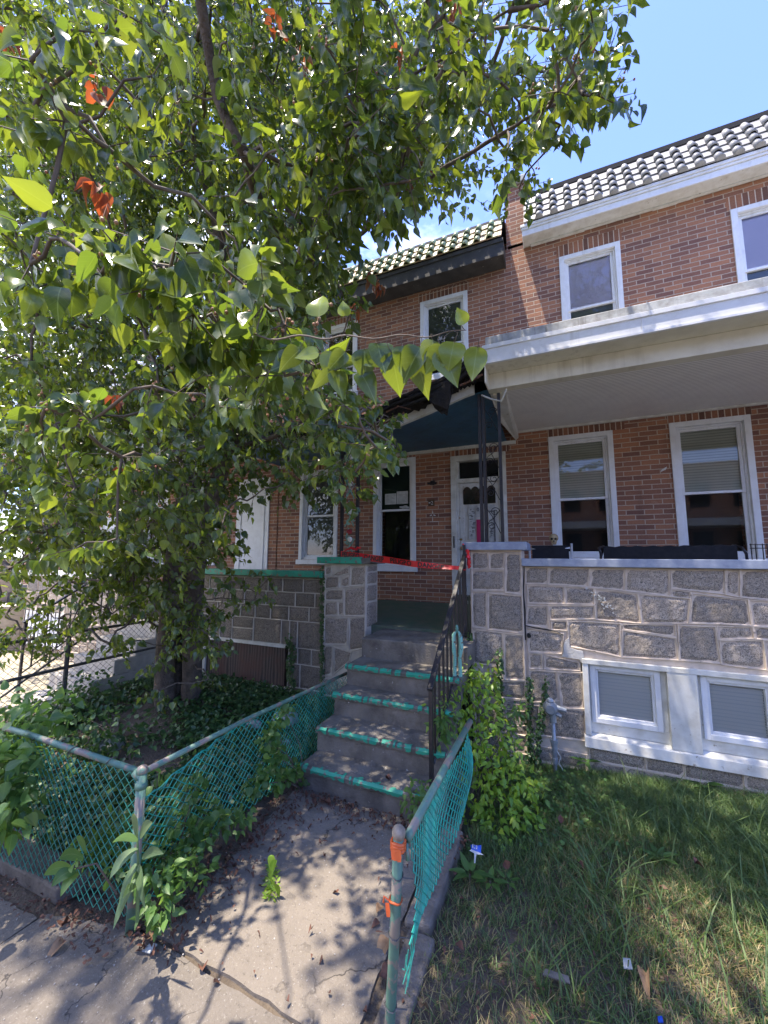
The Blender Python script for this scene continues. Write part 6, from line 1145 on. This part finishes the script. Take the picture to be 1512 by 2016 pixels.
# grow boughs: every lobe hangs on the nearest piece of wood already there
wood = [Vector(p) for p in nodes]; WN = np.array(nodes); par_i = []; order = sorted(range(len(lobes)), key=lambda i: np.min(np.linalg.norm(WN-np.array(lobes[i][0]), axis=1)))
allp = [np.array(w) for w in wood]; parent_of = [-1]*len(allp)
for i in order:
    c = np.array(lobes[i][0]); M = np.array(allp); d = np.linalg.norm(M-c, axis=1)+.25*np.maximum(0, M[:, 2]-c[2]); j = int(np.argmin(d)); allp.append(c); parent_of.append(j)
cnt = [0]*len(allp)
for i in range(len(allp)-1, len(nodes)-1, -1):
    cnt[i] += 1
    if parent_of[i] >= len(nodes): cnt[parent_of[i]] += cnt[i]
mb = MB()
for i in range(len(nodes), len(allp)):
    a = Vector(allp[parent_of[i]]); b = Vector(allp[i]); L = (b-a).length
    if L > 1.6 and not (a.y < 1.5 or b.y < 1.5): a = b.lerp(a, 1.6/L)
    dcam = min((a-Vector((0, 0, CZ))).length, (b-Vector((0, 0, CZ))).length); r1 = min(.0028+.0022*math.sqrt(cnt[i]), .0034*dcam); r0 = r1*1.25; m1 = a.lerp(b, .35)+Vector([rr.uniform(-.06, .06)*min(1, L) for _ in range(3)]); m2 = a.lerp(b, .7)+Vector([rr.uniform(-.05, .05)*min(1, L) for _ in range(3)])+Vector((0, 0, .03))
    mb.tube([a, m1, m2, b], [r0, r0*.9, r1*1.05, r1*.8], 5, caps=False)
mb.build('branches', TWIG, TR, smooth=True)
# leaves on twigs
Pl, Dl, Nl, Ll, Rl, TA, TB = [], [], [], [], [], [], []
for (c, r_, n, ll) in lobes:
    c = np.array(c); nt = max(3, n//9); dirs = rand_dir(nt)*[1, 1, .75]; ln = r_*(.75+.6*rng.random(nt)); st = c+dirs*(.05*r_)
    en = st+dirs*ln[:, None]+np.array([0, 0, -.10])*ln[:, None]; TA.append(st); TB.append(en); m = int(n/nt)+1; t = np.tile((np.arange(m)+.5)/m, nt)[:, None]**.8
    S0 = np.repeat(st, m, 0); E0 = np.repeat(en, m, 0); P = S0*(1-t)+E0*t; o = rand_dir(len(P)); pet = .018+.022*rng.random((len(P), 1)); out = np.repeat(norm(dirs), m, 0)
    P2 = P+(o*.7+out*.3+np.array([0, 0, -.35]))*pet; D = out*.45+o*.55+np.array([0, 0, -.78]); N_ = rand_dir(len(P))*.8+np.array([-.2, -.35, .55])
    Pl.append(P2); Dl.append(D); Nl.append(N_); Ll.append(ll*(.48+.75*rng.random(len(P)))); Rl.append(rng.random(len(P)))
P = np.concatenate(Pl); D = np.concatenate(Dl); N_ = np.concatenate(Nl); L = np.concatenate(Ll); rn = np.concatenate(Rl)
k = ~((P[:, 1] > 4.05) & (P[:, 2] < 4.3) & (P[:, 0] > -5.2)) & (P[:, 2] > bed_z(-3, 2)-.1) & (P[:, 1] < 5.6)
dc = np.linalg.norm(P-np.array([0, 0, CZ]), axis=1); k &= dc > .62
P, D, N_, L, rn = P[k], D[k], N_[k], L[k], rn[k]
print('tree leaves', len(P), 'lobes', len(lobes))
leaves('crown', P, D, N_, L, L*(.64+.24*rng.random(len(L))), rn, LEAF, TR, 'ovate', .5, .55)
tubes_np('twigs', np.concatenate(TA), np.concatenate(TB), np.full(sum(map(len, TA)), .0028), np.full(sum(map(len, TB)), .0012), TWIG, TR)
# leading shoot that reaches across the picture in front of the torn roof
sh = [at(x, y, depth=d) for x, y, d in ((470, 640, 1.2), (530, 668, 1.0), (590, 660, .93), (640, 668, .90), (680, 660, .88), (735, 667, .85), (790, 659, .82), (840, 664, .81), (885, 652, .79), (918, 650, .78))]
mb = MB(); mb.tube(smooth_pts(sh, 4), [.0026-.0018*q/36 for q in range(37)], 6, mi=0)
items = [(628, 640, 0, -1, .062, .060, 1), (655, 668, -.2, 1, .065, .045, .9), (690, 664, -.3, .9, .06, .04, .3), (715, 664, .1, 1, .075, .05, .1), (742, 664, .05, 1, .075, .055, .2), (765, 663, .2, 1, .092, .062, .15), (790, 662, .05, 1, .075, .06, .25), (812, 661, .1, 1, .105, .060, .7), (832, 660, -.15, 1, .075, .055, .2), (852, 658, .1, 1, .07, .05, .55), (868, 656, .0, 1, .085, .06, .75), (885, 655, -.35, 1, .065, .05, .8), (895, 653, -.05, 1, .060, .055, .85), (915, 650, -.1, -.9, .035, .030, 1), (938, 668, .12, 1, .068, .046, .8), (600, 668, -.4, .9, .07, .05, .5), (570, 665, .2, 1, .075, .06, .2), (540, 660, -.2, 1, .07, .055, .3), (680, 640, -.1, -.8, .035, .03, .9), (640, 690, -.9, .25, .06, .035, 1), (700, 700, .9, .3, .055, .035, 1), (672, 700, -.5, .9, .07, .03, .9), (655, 720, .3, 1, .07, .05, .3), (700, 715, .5, 1, .075, .05, .2)]
P0, D0, N0, L0, W0, R0 = [], [], [], [], [], []
for (x, y, dx_, dy_, ln, wd, rv) in items:
    d = float(np.interp(x, [470, 600, 760, 940], [1.2, .93, .84, .77])); q = at(x, y, depth=d); dr_ = (_r*dx_-_u*dy_); off = random.uniform(.008, .038)
    P0.append(tuple(q+dr_*off)); D0.append(tuple(dr_+Vector((random.uniform(-.35, .35), random.uniform(-.4, .1), random.uniform(-.1, .25))))); N0.append(tuple(-_f+_r*random.uniform(-.55, .55)+Vector((0, 0, .3)))); L0.append(ln); W0.append(wd); R0.append(.45+.55*rv); mb.tube([q, q+dr_*off*.5+Vector((random.uniform(-.01, .01), 0, .008)), q+dr_*(off+.003)], .0008, 4, mi=0)
mb.build('leading_shoot', TWIG, TR, smooth=True); leaves('shoot_leaves', np.array(P0), np.array(D0), np.array(N0), np.array(L0)*1.02, np.array(W0)*1.02, np.array(R0), LEAF, TR, 'fine', .3, .3)
# brown dead leaf bunches and small fruit
bc = [at(x, y, depth=d) for x, y, d in ((600, 120, 1.9), (545, 52, 1.9), (195, 175, 1.6), (895, 15, 2.2), (790, 105, 2.4), (800, 360, 2.6), (838, 340, 2.7), (730, 545, 3.0), (745, 560, 3.0), (240, 930, 2.6), (232, 780, 2.2), (200, 370, 1.6), (20, 85, 2.2), (700, 610, 3.2))]
Pb, Db, Nb, Lb, rb_ = blob_leaves([tuple(b) for b in bc], 9, (.035, .035, .05), .07, 0, .9); leaves('dead_leaves', Pb, Db, Nb, Lb, Lb*.5, rb_, DEADLF, TR, 'ovate', 1., .6)
mb = MB()
for i in range(420):
    c, r_, n, ll = rr.choice(lobes[:500]+lobes[-len(near):]*4); p = Vector(c)+Vector([rr.uniform(-1, 1)*r_*.8 for _ in range(3)])
    if p.y > 4 and p.z < 4.4: continue
    for q in range(rr.randint(1, 3)): o = Vector([rr.uniform(-.018, .018) for _ in range(3)]); mb.ball(p+o, .0055, n=6, m=4); mb.tube([p+o, p+Vector((0, 0, .025))], .0008, 3, caps=False)
mb.build('fruit', surf('little_pear', (.28, .20, .08), (.34, .13, .07), 40, .6, 0), TR, smooth=True)
